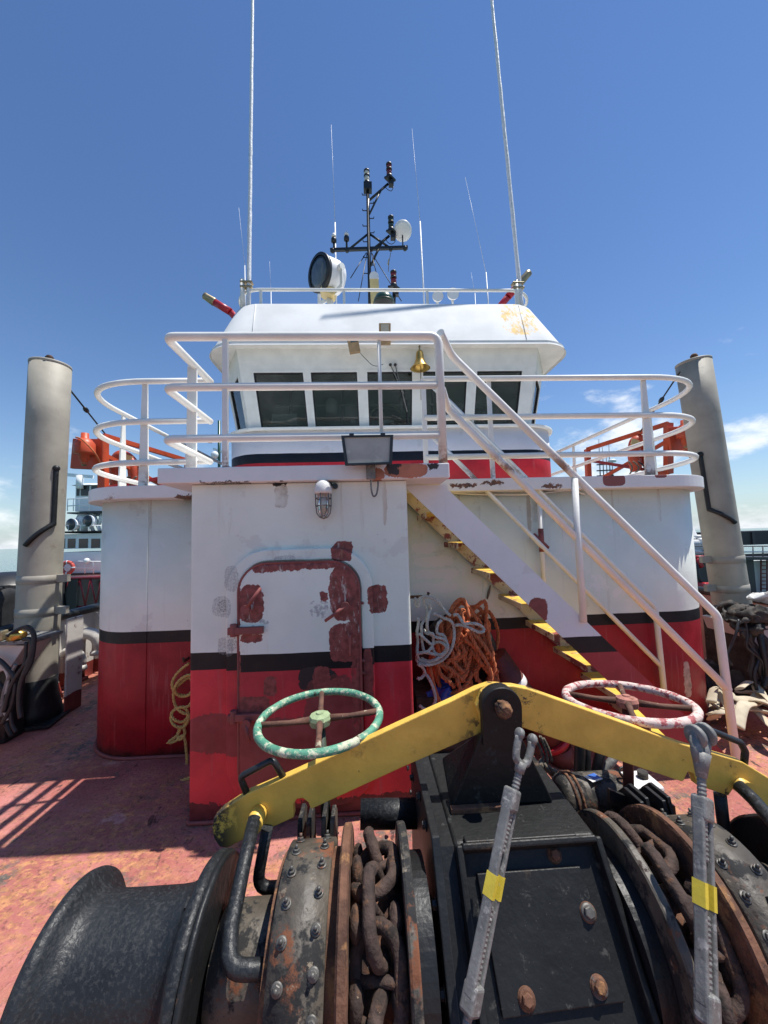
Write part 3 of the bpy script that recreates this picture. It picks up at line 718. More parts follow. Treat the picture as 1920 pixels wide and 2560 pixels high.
# ------------------------------------------------------------------ stairs
st = thing('stairs', 'steep steel stairs with yellow treads from platform down to the deck', 'stairs', (1.1, 3.1, 0))
NY, FYY = 2.84, 3.36
A0, A1 = W(1119, 1223, Y=NY), W(1535, 1620, Y=NY)
slope = (A1.z-A0.z)/(A1.x-A0.x)
topz = lambda x: A0.z+slope*(x-A0.x)
DV = .305
banded('stringer_paint', 1.02, .90, white=(.74, .74, .74), red=(.33, .04, .045),
       extra=lambda t, c: t.mix(masks(t, t.x, t.z, [(W(1345, 1525, Y=NY).x, W(1345, 1525, Y=NY).z, .075, .085)], .03, 14), c, vary(t, PRIMER, .15, 15)))
xend = A0.x+(A0.z-.0)/-slope
for (y, nm, mt) in ((NY, 'stringer', 'stringer_paint'), (FYY, 'stringer', 'cream_paint')):
    xu = A0.x-(2.198-A0.z+DV)/-slope
    MB().prism([(xu, y, 2.198), (xend-DV/-slope, y, .003), (xend, y, .003), (A0.x, y, topz(A0.x)), (A0.x, y, 2.198)], (0, .012, 0)).build(nm, mt, st, fix=True)
k0 = W(1158, 1356, Y=NY)
step = (k0.z-W(1480, 1664, Y=NY).z)/4
tl = []
for i in range(-1, 8):
    z = k0.z-step*i
    xl = A0.x+(A0.z-DV-z)/-slope        # where the lower edge of the stringers is at this height
    if z < .03: continue
    tr_ = MB(); tr_.prism([(xl-.035, NY+.014, z), (xl+.215, NY+.014, z), (xl+.215, FYY-.002, z), (xl-.035, FYY-.002, z)], (0, 0, -.008))
    tr_.build('tread', 'tread_yellow', st)
    MB().prism([(xl-.040, NY+.014, z-.001), (xl-.040, FYY-.002, z-.001), (xl-.040, FYY-.002, z-.045), (xl-.040, NY+.014, z-.045)], (.005, 0, 0)).build('tread_lip', 'cream_paint', st)
def hand(pts, r, rd=.06): MB().tube(rounded(pts, rd, 5), r, 12).build('handrail', 'rail_white', st)
q0, q1, q2 = W(1108, 866, Y=NY), W(1793, 1539, Y=NY), W(1842, 1900, Y=NY)
hand([(PXR+.02, PYR+.02, q0.z-.02), (q0.x+.06, NY, q0.z-.07), q1, (q2.x, NY, 0.0)], .029, .12)
hand([(PXR+.01, PYR, 2.845), (.10, NY, 2.79), W(1821, 1725, Y=NY)], .028)
qf = W(1638, 1517, Y=FYY)
hand([W(1076, 959, Y=FYY-.03), qf, (qf.x+.03, FYY, topz(qf.x+.03)-.02)], .024, .1)
hand([W(1082, 1092, Y=FYY-.03), W(1649, 1661, Y=FYY)], .021)
a = W(1436, 1197, Y=NY-.012); b = W(1449, 1556, Y=NY-.012)
MB().tube([a, (a.x, NY-.012, b.z)], .026, 12).build('handrail_post', 'rail_white', st)
a = W(1347, 1238, Y=FYY); x_ = a.x
MB().tube([a, (x_, FYY, topz(x_)-.05)], .022, 12).build('handrail_post', 'rail_white', st)
c_ = W(1349, 1352, Y=FYY); MB().tube([(x_, FYY, c_.z-.10), (x_, FYY, c_.z+.11)], .0235, 12).tube([c_+V((-.055, 0, .055)), c_+V((.07, 0, -.07))], .0225, 12).build('primer_patch', 'primer', st)
MB().tube([(PL0, 0, 0)]*2, .001, 4)
# thin water pipe under the boat deck edge, right of the stair head
wp = MB(); q = [W(x, y, Y=3.40) for x, y in ((1125, 1232), (1200, 1236), (1330, 1236), (1420, 1226), (1462, 1236))]
wp.tube(spline(q, 5), .008, 6); tag(wp.build('conduit', 'rail_white'), 'thin white conduit under boat deck edge behind the stairs', 'conduit')
# frayed rope end hanging on the deckhouse wall
fr = MB(); q = [W(x, y, Y=3.41) for x, y in ((1226, 1463), (1222, 1480), (1218, 1498))]; fr.tube(q, [.004, .012, .006], 6)
tag(fr.build('hose_clip', 'rope_old'), 'small frayed clip on the deckhouse wall above rope heap', 'clip')

# ------------------------------------------------------------------ fixtures
# floodlight hung on the platform edge
fl = thing('floodlight', 'rectangular grey floodlight mounted on the platform edge above the door', 'floodlight', W(920, 1195, Y=2.52))
cs = [W(853, 1090, Y=2.47), W(983, 1088, Y=2.47), W(980, 1160, Y=2.45), W(863, 1164, Y=2.45)]
ctr = sum(cs, V())/4
bk = [ctr+(p-ctr)*.72+V((0, .085, -.005)) for p in cs]
MB().loft([[p+V((0, .012, 0)) for p in cs], bk], cap=True).build('housing', 'black_steel', fl, fix=True)
fm = MB(); ins = [ctr+(p-ctr)*.88 for p in cs]
for i in range(4):
    j = (i+1) % 4; fm.prism([cs[i], cs[j], ins[j], ins[i]], (0, -.014, 0))
fm.build('bezel', 'black_steel', fl, fix=True)
MB().prism([p+V((0, -.004, 0)) for p in ins], (0, .006, 0)).build('lens', 'flood_glass', fl, fix=True)
for f in (.2, .8):
    p = cs[0].lerp(cs[1], f); MB().cbox(p+V((0, .0, .006)), (.03, .03, .014)).build('clip', 'black_steel', fl)
a = W(927, 1180, Y=2.535); MB().cbox(a+V((0, -.006, -.0)), (.062, .03, .10)).build('bracket', 'galvanised', fl, bevel=.004)
q = [W(x, y, Y=2.545) for x, y in ((927, 1200), (928, 1222), (933, 1240), (941, 1236), (945, 1215), (945, 1202))]
MB().tube(spline(q, 5), .006, 8).build('cable', 'galvanised', fl)
# caged bulkhead lamp
bl = thing('bulkhead_lamp', 'white caged bulkhead lamp hanging above the steel door', 'lamp', W(807, 1250, Y=2.58))
LY = 2.545; p = W(808, 1225, Y=LY); x, zt_ = p.x, W(808, 1200, Y=LY).z
zb_ = W(808, 1297, Y=LY).z; hh = zt_-zb_
MB().lathe([(.0, 0), (.026, -.004), (.048, -.024), (.057, -.055), (.060, -.075), (.060, -.09), (.050, -.095)], (x, LY, zt_), n=24).build('cap', 'plastic_white', bl)
MB().lathe([(.040, -.09), (.041, -.17), (.036, -.22), (.020, -.243), (.0, -.248)], (x, LY, zt_), n=20).build('globe', 'lamp_glass', bl)
MB().lathe([(.012, -.09), (.02, -.12), (.024, -.16), (.012, -.19), (0, -.195)], (x, LY, zt_), n=14).build('bulb', 'plastic_white', bl)
cg = MB()
for i in range(6):
    a = 2*math.pi*i/6+.26; u = V((math.cos(a), math.sin(a), 0))
    cg.tube([V((x, LY, zt_))+u*r_+V((0, 0, h_)) for r_, h_ in ((.052, -.09), (.052, -.17), (.045, -.225), (.026, -.252), (.0, -.262))], .004, 6)
for h_, r_ in ((-.125, .052), (-.175, .052)):
    cg.tube(arc((x, LY, zt_+h_), r_, 0, 2*math.pi, 20)[:-1], .004, 6, closed=True)
cg.build('cage', 'galvanised', bl)
MB().cyl((x+.01, LY+.03, zt_-.03), (x+.045, TYF, zt_-.02), .014, 10).cyl((x+.075, TYF, zt_-.035), (x+.075, TYF-.035, zt_-.035), .02, 10).build('cable_gland', 'black_steel', bl)
# bell under the wheelhouse soffit
be = thing('bell', 'brass ship bell hanging in front of the wheelhouse windows', 'bell', W(1050, 900, Y=4.70))
b0 = W(1049, 878, Y=4.68); b1 = W(1049, 921, Y=4.68); h = b0.z-b1.z; rb = 26*4.68/945
MB().lathe([(0, 0), (rb*.28, -.01*h), (rb*.36, -h*.12), (rb*.42, -h*.45), (rb*.58, -h*.72), (rb*.85, -h*.92), (rb, -h), (rb*.93, -h*1.0), (rb*.5, -h*.7), (.0, -h*.3)], b0, n=28).build('bell_body', 'brass', be)
MB().tube([b0, (b0.x, b0.y, 4.262)], .012, 8).build('hanger', 'brass_old', be)
MB().tube([(b0.x+.01, b0.y, b1.z+.04), W(1052, 940, Y=4.68), W(1053, 1000, Y=4.70)], .005, 6).build('bell_rope', 'hose_black', be)
# two small tan deck floodlights at the fascia
f1 = thing('fascia_floodlight', 'small tan floodlight tilted up on the wheelhouse fascia edge', 'floodlight', W(963, 840, Y=4.62), 'tan floodlights on the fascia')
p = W(962, 836, Y=4.58); Mr = Matrix.Rotation(rad(24), 3, 'X')
MB().cbox(p, (.145, .07, .25), Mr).build('housing', 'tan_wood', f1, bevel=.006)
MB().cbox(p+V((0, -.052, .02)), (.10, .035, .14), Mr).build('lens', 'flood_glass', f1)
MB().bar(p+V((0, .02, -.05)), (p.x, 4.66, 4.30), .03, .02).build('bracket', 'black_steel', f1)
f2 = thing('fascia_floodlight', 'small tan floodlight hanging below the wheelhouse fascia with a loose wire', 'floodlight', W(883, 862, Y=4.62), 'tan floodlights on the fascia')
p = W(884, 862, Y=4.57); Mr = Matrix.Rotation(rad(-10), 3, 'Y') @ Matrix.Rotation(rad(12), 3, 'X')
MB().cbox(p, (.135, .08, .20), Mr).build('housing', 'tan_wood', f2, bevel=.006)
MB().cbox(p+V((.004, -.046, .045)), (.09, .02, .07), Mr).build('lens', 'search_glass', f2)
MB().bar(p+V((0, .02, .05)), (p.x, 4.66, 4.29), .03, .02).build('bracket', 'black_steel', f2)
q = [W(x, y, Y=4.74) for x, y in ((898, 880), (915, 898), (930, 912), (945, 915), (958, 910))]
MB().tube(spline(q, 4), .004, 5).build('wire', 'hose_black', f2)
# windscreen wipers on the middle window
for (a, b, lab) in (((976, 912), (1010, 985), 'left wiper arm on the middle wheelhouse window'), ((988, 912), (1018, 1030), 'right wiper arm on the middle wheelhouse window')):
    wpr = thing('window_wiper', lab, 'wiper', W(*a, Y=4.80), 'wipers on the middle window')
    ya = lambda py: 4.99-.2*((W(960, py, Y=4.9).z-zb)/(zt-zb))-.03
    p, q = W(*a, Y=ya(a[1])), W(*b, Y=ya(b[1]))
    MB().ball(p, .022, 10).build('motor_cap', 'black_steel', wpr)
    MB().tube([p, q], .007, 6).build('arm', 'galvanised', wpr)
    MB().bar(q+V((-.0, 0, .16)), q+V((.0, .04, -.16)), .012, .018).build('blade', 'black_steel', wpr)
# ------------------------------------------------------------------ on the wheelhouse roof
RT_Z = 5.07
# signal mast
MYY = 6.6
def MW(zx, zy, Y=MYY): return W(780+zx*.1929, 400+zy*.1929, Y=Y)
ms = thing('signal_mast', 'black signal mast with crossarm, steps and navigation lamps on the wheelhouse roof', 'mast', (MW(740, 1800).x, MYY, RT_Z))
top = MW(722, 400); bot = MW(748, 1900); bot.z = RT_Z
MB().tube([bot, top], [.038, .030], 12).build('pole', 'mast_black', ms)
def pole_x(z): f = (z-bot.z)/(top.z-bot.z); return bot.x+(top.x-bot.x)*f
MB().bar(MW(235, 1168), MW(1240, 1134), .05, .05).build('crossarm', 'mast_black', ms)
def strut(a, b, w_=.035, Ya=MYY, Yb=MYY): MB().tube([MW(*a, Y=Ya), MW(*b, Y=Yb)], w_, 8).build('brace', 'mast_black', ms)
strut((718, 965), (490, 1150), .02); strut((750, 962), (1005, 1135), .02)
strut((740, 525), (985, 310), .022); strut((745, 700), (900, 380), .018)
strut((765, 1180), (1000, 985), .024); strut((760, 1370), (905, 1065), .022)
for i, (zx, zy) in enumerate(((455, 0), (560, 1), (657, 0), (757, 1), (857, 0), (943, 1), (1060, 0), (1265, 0), (1362, 1), (1470, 0))):
    a = MW(730, zx); sgn = 1 if zy else -1; a.x = pole_x(a.z)
    MB().tube([a, a+V((sgn*.10, 0, 0)), a+V((sgn*.105, 0, .03))], .009, 6).build('step', 'mast_black', ms)
def navlamp(zx, zy, lens, box=.15, parent=ms, Y=MYY, s_=1.0, diamond=True):
    p = MW(zx, zy, Y=Y)         # centre of the mounting plate
    Mr = Matrix.Rotation(rad(45), 3, 'Z') @ Matrix.Rotation(rad(18), 3, 'X') if diamond else Matrix.Identity(3)
    b_ = MB()
    if diamond: b_.cbox(p, (box*1.05, box*1.05, .03), Mr).cbox(p+V((.02, 0, -.07)), (.09, .09, .13))
    else: b_.cbox(p, (box*.95, box*.8, .13))
    lp = b_.build('lamp_base', 'mast_black', parent)
    q = p+V((-.012, 0, .015 if diamond else .06))
    MB().lathe([(.052, 0), (.056, .02), (.056, .05), (.045, .06)], q, n=16).build('lamp_collar', 'mast_black', lp)
    MB().lathe([(.045, .058), (.05, .10), (.045, .155)], q, n=16).build('lens', lens, lp)
    MB().lathe([(.045, .155), (.056, .16), (.056, .18), (.045, .19)], q, n=16).build('lamp_cap', 'mast_black', lp)
    MB().lathe([(.045, .188), (.05, .22), (.044, .255)], q, n=16).build('lens', lens, lp)
    MB().lathe([(.044, .252), (.055, .257), (.055, .28), (.03, .30), (0, .305)], q, n=16).build('lamp_cap', 'mast_black', lp)
navlamp(722, 360, 'lens_clear', .16, diamond=False)
navlamp(1010, 245, 'lens_red'); navlamp(1035, 935, 'lens_green')
q = [MW(x, y) for x, y in ((940, 340), (985, 385), (1030, 400), (1055, 350))]; MB().tube(spline(q, 5), .006, 5).build('cable', 'cable_black', ms)
q = [MW(x, y) for x, y in ((955, 1000), (975, 1060), (1030, 1090), (1075, 1060), (1075, 1020))]; MB().tube(spline(q, 5), .006, 5).build('cable', 'cable_black', ms)
# small gear on the crossarm
for (zx, zy, h_) in ((450, 1140, .13), (285, 1140, .10)):
    a = MW(zx, zy); z0_ = a.z
    g_ = MB(); g_.tube([a, a+V((0, 0, h_))], .018, 8); g_.lathe([(.03, 0), (.05, .02), (.05, .07), (.03, .10)], a+V((0, 0, h_)), n=14); s1 = g_.build('sensor', 'mast_black', ms)
    MB().lathe([(.035, .10), (.045, .13), (.02, .18), (0, .185)], a+V((0, 0, h_)), n=14).build('sensor_cap', 'plastic_white', s1)
for zx in (268, 455, 1020, 1205):
    a = MW(zx, 1165-(zx-268)*.03); MB().lathe([(0, -.06), (.03, -.05), (.035, 0), (.03, .02)], a, n=12).build('pulley', 'mast_black', ms)
a = MW(1178, 1125); MB().tube([a, a+V((0, 0, .22))], .012, 8).build('dome_stem', 'mast_black', ms)
a = MW(1175, 920); MB().lathe([(0, -.05), (.12, -.045), (.168, -.02), (.17, .005), (.14, .03), (0, .045)], a, ax=(-.12, .74, .66), n=28).build('satellite_dome', 'plastic_white', ms)
# stays
for (a, b) in (((705, 1200), (500, 1530)), ((712, 1210), (600, 1830)), ((770, 1210), (830, 1450)), ((770, 1200), (1160, 1830))):
    MB().tube([MW(*a), MW(*b, Y=MYY-.3)], .008, 5).build('stay', 'cable_black', ms)
q = [MW(x, y) for x, y in ((1020, 1200), (1010, 1260), (995, 1340), (990, 1450))]
MB().tube(spline(q, 4), .006, 5).build('halyard', 'rope_old', ms)
MB().prism([MW(990, 1280), MW(1005, 1290), MW(998, 1370), (MW(975, 1350))], (0, .008, 0)).build('flag_scrap', 'canvas', ms)
# low red lamp aft of the green dome
rl = thing('stern_lamp', 'small red lamp on a black bracket behind the green dome', 'lamp', MW(1065, 1800, Y=6.2))
navlamp(1070, 1660, 'lens_red', .16, parent=rl, Y=6.2)
a = MW(1065, 1690, Y=6.2); MB().tube([a, (a.x-.05, 6.2, RT_Z)], .03, 8).build('stem', 'mast_black', rl)
# searchlight
RY = 5.55
sr = thing('searchlight', 'large white searchlight with dark glass tilted on the wheelhouse roof', 'searchlight', (W(825, 750, Y=RY).x, RY, RT_Z))
f = W(797, 682, Y=RY-.18); bck = W(856, 694, Y=RY+.18)
ax = (bck-f).normalized(); ax = V((.72, .62, .12)).normalized()
rd = 45*5.4/945; ln = .36
MB().lathe([(rd*.97, .02), (rd*1.0, .05), (rd*1.0, ln*.75), (rd*.9, ln*.93), (rd*.6, ln*1.05), (0, ln*1.08)], f, ax=ax, n=36).build('barrel', 'white_paint', sr)
MB().lathe([(rd*.9, -.012), (rd*1.05, -.012), (rd*1.06, .02), (rd*1.03, .05), (rd*.95, .05)], f, ax=ax, n=36, cap=False).build('bezel', 'black_steel', sr)
MB().lathe([(rd*.93, .0), (rd*.6, -.02), (0, -.03)], f, ax=ax, n=36).build('glass', 'search_glass', sr)
MB().lathe([(rd*.93, 0), (rd*.93, .01)], f+ax*.0, ax=ax, n=36).build('reflector', 'search_glass', sr)
mid = f+ax*ln*.55; sd = ax.cross(V((0, 0, 1))).normalized()
yk = MB(); pts = [mid+sd*(rd+.03), mid+sd*(rd+.035)+V((0, 0, -.28)), mid+V((0, 0, -.33)), mid-sd*(rd+.035)+V((0, 0, -.28)), mid-sd*(rd+.03)]
for i in range(4): yk.bar(pts[i], pts[i+1], .06, .02, ax)
yk.tube([(mid.x, mid.y, mid.z-.33), (mid.x, mid.y, RT_Z)], .05, 12); yk.build('yoke', 'rail_white', sr)
for s_ in (1, -1): MB().cyl(mid+sd*s_*(rd-.02), mid+sd*s_*(rd+.06), .05, 14).build('pivot', 'rail_white', sr)
MB().cbox(mid+V((-.02, -.05, -rd-.03)), (.22, .2, .12), Matrix.Rotation(rad(20), 3, 'Y')).build('ballast_box', 'yellow_pale', sr, bevel=.02)
# yellow board, green dome, white horns
yb = MB(); q = [W(x, y, Y=6.05) for x, y in ((924, 690), (946, 690), (952, 748), (930, 748))]
pl_ = [q[2], q[3]]+arc((q[0]+q[1])/2, (q[1]-q[0]).length/2, math.pi, 0, 8, (1, 0, 0), (0, 0, 1))
pl_[0].z = pl_[1].z = RT_Z
ybt = thing('upright_board', 'upright yellow board with white rounded top on the roof', 'board', (q[3].x, 6.05, RT_Z))
yb.prism(pl_, (0, .05, 0)); yb.build('board', 'yellow_pale', ybt, fix=True)
cap_ = arc((q[0]+q[1])/2, (q[1]-q[0]).length/2+.003, math.pi, 0, 8, (1, 0, 0), (0, 0, 1)); MB().prism(cap_+[cap_[-1]+V((0, 0, -.05)), cap_[0]+V((0, 0, -.05))], (0, -.006, 0)).build('board_top', 'plastic_white', ybt, fix=True)
p = W(959, 733, Y=5.5); dz_ = p.z-.168-RT_Z; gd = thing('radome', 'dark green dome at the front of the wheelhouse roof', 'dome', (p.x, 5.5, RT_Z))
MB().lathe([(.155, 0), (.15, .06), (.12, .12), (.07, .155), (0, .168)], (p.x, 5.5, RT_Z+dz_), n=28).build('shell', 'dome_green', gd)
MB().lathe([(.14, 0), (.14, dz_), (.165, dz_+.001), (.165, dz_+.012), (.15, dz_+.014)], (p.x, 5.5, RT_Z), n=28).build('flange', 'black_steel', gd)
for (px, py, r_, lab) in ((1095, 739, .088, 'lower left white round horn mouth behind the roof rail'), (1133, 733, .095, 'upper right white round horn mouth behind the roof rail')):
    p = W(px, py, Y=5.7); hn = thing('air_horn', lab, 'horn', (p.x, 5.7, RT_Z), 'white air horns on the roof')
    MB().lathe([(r_*.92, .01), (r_, 0), (r_, .02), (r_*.85, .06), (r_*.4, .11), (.02, .13)], p, ax=(0, 1, .0), n=24).build('trumpet', 'plastic_white', hn)
    MB().lathe([(r_*.92, .012), (r_*.4, .03), (0, .02)], p, ax=(0, 1, 0), n=24).build('diaphragm', 'plastic_white', hn)
    MB().tube([p+V((0, .06, -.02)), (p.x, 5.76, RT_Z)], .02, 8).build('foot', 'rail_white', hn)
# antennas
def pole_ant(px_t, px_b, py_b, side, lab):
    Y = 5.16; b = W(px_b, py_b, Y=Y); tp = W(px_t, -120, Y=Y)
    an = thing('antenna_pole', lab, 'antenna', (b.x, Y, RT_Z), 'tall white antenna poles')
    b.z = RT_Z; d = tp-b; tp = b+d*1.15
    n_ = 60; MB().tube([b.lerp(tp, i/n_)+V((random.uniform(-.002, .002), 0, 0)) for i in range(n_+1)], [(.030-.010*i/n_)*random.uniform(.94, 1.06) for i in range(n_+1)], 10).build('pole', 'antenna_white', an)
    s0 = b+V((-.085*(1 if side < 0 else .7), .0, 0)); MB().tube([s0, s0+V((0, 0, .42))], .032, 12).build('mounting_post', 'rail_white', an)
    for h_ in (.30, .37):
        c_ = MB(); c_.cbox(b.lerp(tp, h_/(tp.z-b.z))+V((-.03, 0, 0)), (.17, .085, .022)); c_.build('clamp', 'brass_old', an, bevel=.004)
pole_ant(547*1.1573, 537*1.1573, 750, -1, 'tall white antenna pole above the left end of the wheelhouse roof')
pole_ant(1052*1.1573, 1126*1.1573, 745, 1, 'tall white antenna pole above the right end of the wheelhouse roof')
def whip(p0, p1, p2, Y, lab, r=.011, base='antenna_white'):
    a = W(*p0, Y=Y); b = W(*p1, Y=Y); c = W(*p2, Y=Y); a.z = min(a.z, RT_Z)
    an = thing('whip_antenna', lab, 'antenna', a, 'thin whip antennas')
    MB().tube([a, b], [r*1.5, r*1.2], 8).build('base_tube', base, an); MB().tube([b, c], [r*.45, r*.25], 6).build('whip', 'whip_grey', an)
z1_ = lambda x, y: (480+x*.5787, 380+y*.5787)
whip((840, 760), z1_(618, 305), (828, 312), 6.9, 'thin whip antenna rising behind the searchlight')
whip((1062, 745), z1_(985, 300), (1030, 322), 6.9, 'thin whip antenna right of the mast with a thick white lower tube')
whip(z1_(1285, 640), z1_(1270, 520), z1_(1180, 108), 6.5, 'grey whip antenna leaning left near the right antenna pole', .009, 'whip_grey')
whip(z1_(232, 560), z1_(228, 490), z1_(202, 240), 6.0, 'short thin whip antenna just left of the left antenna pole', .007, 'whip_grey')
whip(z1_(342, 645), z1_(341, 600), z1_(335, 472), 6.6, 'very short whip antenna just right of the left antenna pole', .007, 'whip_grey')
whip(z1_(1225, 635), z1_(1222, 610), z1_(1205, 520), 6.9, 'very short whip antenna beside the white horns', .007, 'whip_grey')
# fire monitors at the roof corners
def monitor(pts_red, pts_brass, Y, lab):
    a, b = W(*pts_red[0], Y=Y), W(*pts_red[1], Y=Y); c, d = W(*pts_brass[0], Y=Y), W(*pts_brass[1], Y=Y)
    fm_ = thing('fire_nozzle', lab, 'nozzle', a, 'fire nozzles at the roof corners')
    MB().tube([a, b], .055, 14).build('barrel', 'red_paint', fm_)
    MB().tube([c, c.lerp(d, .12), c.lerp(d, .85), d], [.056, .062, .052, .055], 14).build('tip', 'brass_old', fm_)
    MB().tube([d-(d-c)*.02, d+(d-c)*.012], .04, 12).build('bore', 'rubber', fm_)
    MB().tube([a, a+V((.1 if a.x < 0 else -.1, .1, -.1)), (a.x+(.18 if a.x < 0 else -.16), Y+.15, RT_Z)], .05, 10).build('elbow', 'red_paint', fm_)
monitor((z1_(165, 690), z1_(95, 648)), (z1_(100, 651), z1_(55, 622)), 5.6, 'red fire nozzle with brass tip pointing left off the roof')
monitor(((1270, 742), (1296, 712)), ((1294, 714), (1322, 682)), 5.5, 'red fire nozzle with brass tip pointing up right behind antenna pole')
# ------------------------------------------------------------------ anchor windlass
AY, AZ, XC = 1.28, .50, -.10
CX0, CX1 = -.291, .185
wl_ = thing('windlass', 'black rusty anchor windlass with two warping drums on the foredeck', 'windlass', (XC, AY, 0))
prof = [(1.95, 0.0), (1.82, .80), (1.30, .80), (.93, .307), (.93, 0.0)]
MB().prism([(CX0, y, z) for y, z in prof], (CX1-CX0, 0, 0)).build('gear_casing', 'casing_black', wl_, bevel=.012, seg=3, fix=True)
# raised lips round the sloping front
d_ = V((0, 1.30-.93, .80-.307)).normalized(); nrm = V((0, -d_.z, d_.y))
f0 = V((0, 1.30, .80)); f1 = V((0, .93, .307))
for x0_, x1_ in ((CX0+.001, CX0+.022), (CX1-.022, CX1-.001)):
    MB().prism([V((x0_, 0, 0))+p for p in (f0-d_*.006, f1, f1+nrm*.042, f0+nrm*.042-d_*.006)], (x1_-x0_, 0, 0)).build('casing_lip', 'casing_black', wl_, bevel=.006, fix=True)
MB().prism([V((CX0+.02, 0, 0))+p for p in (f0-d_*.030, f0-d_*.002, f0-d_*.002+nrm*.046, f0-d_*.020+nrm*.046)], (CX1-CX0-.04, 0, 0)).build('casing_lip', 'casing_black', wl_, bevel=.005, fix=True)
MB().cbox((CX0+.04+.18, 1.298, .806), (.37, .03, .013)).build('casing_lip', 'casing_black', wl_, bevel=.004)
# inspection plate and its bolts
def onf(u, v, h=0): return V((u, 0, 0))+f0-d_*v+nrm*h       # u across, v down the slope, h proud
pc = [onf(-.232, .075, .001), onf(.098, .075, .001), onf(.118, .345, .001), onf(-.222, .355, .001)]
MB().prism(pc, nrm*.014).build('inspection_plate', 'casing_black', wl_, bevel=.003, fix=True)
def bolt(p, ax, r=.014, mat='bolt_steel', parent=wl_, washer=True, stud=.0):
    ax = V(ax).normalized(); b_ = MB()
    if washer: b_.lathe([(r*1.45, 0), (r*1.45, r*.25), (r*.9, r*.26)], p, ax, 12)
    a_r = random.uniform(0, 1); b_.lathe([(r, r*.2), (r, r*.95), (r*.8, r*1.1), (0, r*1.12)], p, ax, 6, smooth=False, a0=a_r, a1=a_r+2*math.pi)
    if stud: b_.lathe([(r*.5, r), (r*.5, r+stud), (0, r+stud)], p, ax, 8)
    b_.build('bolt', mat, parent)
for u, v, h in ((.03, .045, .0), (.082, .175, .015), (-.150, .325, .015), (.055, .315, .015)):
    MB().lathe([(.024, -.002), (.024, .0016), (.018, .0022)], onf(u, v, h), nrm, 18).build('rust_ring', 'rust', wl_); bolt(onf(u, v, h+.002), nrm, .015, 'rust' if u < .06 else 'bolt_steel')
# bolted joint flange on the left side of the casing
fl_ = [(1.99, .0), (1.87, .835), (1.285, .835), (.955, .40), (.90, .40), (.90, 0)]
MB().prism([(CX0-.075, y, z) for y, z in fl_], (.028, 0, 0)).build('joint_flange', 'black_paint', wl_, bevel=.004, fix=True)
MB().prism([(CX0-.047, y, z) for y, z in [(1.95, 0), (1.83, .79), (1.30, .79), (.95, .33), (.95, 0)]], (.047, 0, 0)).build('casing_side', 'black_paint', wl_, fix=True)
for px, py in ((1024, 1920), (1032, 1981), (1058, 2082), (1061, 2117), (1105, 2371)):
    p = W(px, py, X=CX0-.03); bolt((CX0-.047, p.y, p.z), (1, 0, 0), .013, 'black_steel')
for y, z in ((1.80, .72), (1.55, .80), (1.40, .80), (1.22, .70), (1.12, .56), (1.03, .44)):
    bolt((CX0-.076, y, z-.012), (-1, 0, 0), .013, 'black_steel')
# bracket that carries the two levers
BY = 1.452
bx = [W(x, y, Y=BY) for x, y in ((1128, 2018), (1385, 2012), (1297, 1826), (1207, 1826))]
b_ = MB()
front = [V((bx[0].x, BY, .803)), V((bx[1].x, BY, .803)), bx[2], bx[3]]
back = [V((bx[0].x+.03, BY+.32, .803)), V((bx[1].x-.03, BY+.30, .803)), bx[2]+V((-.01, .04, -.02)), bx[3]+V((.01, .04, -.02))]
b_.loft([front, back], cap=True); b_.build('bracket', 'casing_black', wl_, bevel=.006, fix=True)
pv = W(1252, 1768, Y=BY); rdk = 50*BY/945
b_ = MB(); b_.lathe([(rdk, -.036), (rdk, .01), (rdk*.97, .016)], (pv.x, BY, pv.z), ax=(0, -1, 0), n=36)
b_.prism([(pv.x-rdk*.98, BY-.014, pv.z-.01), (pv.x+rdk*.98, BY-.014, pv.z-.01), (bx[2].x+.004, BY-.014, bx[2].z-.05), (bx[3].x-.004, BY-.014, bx[3].z-.05)], (0, .03, 0))
b_.build('pivot_boss', 'casing_black', wl_, fix=True)
rg = random.Random(3); b_ = MB()
b_.lathe([(.030, .0), (.030, .03), (.02, .045), (0, .048)], (pv.x, BY-.014, pv.z+.005), ax=(0, -1, 0), n=8, smooth=False)
for i in range(7): b_.ball((pv.x+rg.uniform(-.025, .025), BY-.03, pv.z+rg.uniform(-.02, .028)), rg.uniform(.008, .016), 8)
b_.build('pivot_nut', 'rust', wl_)
MB().cbox((-.16, 1.436, .808), (.22, .024, .020)).build('foot_strip', 'rust', wl_, bevel=.003)

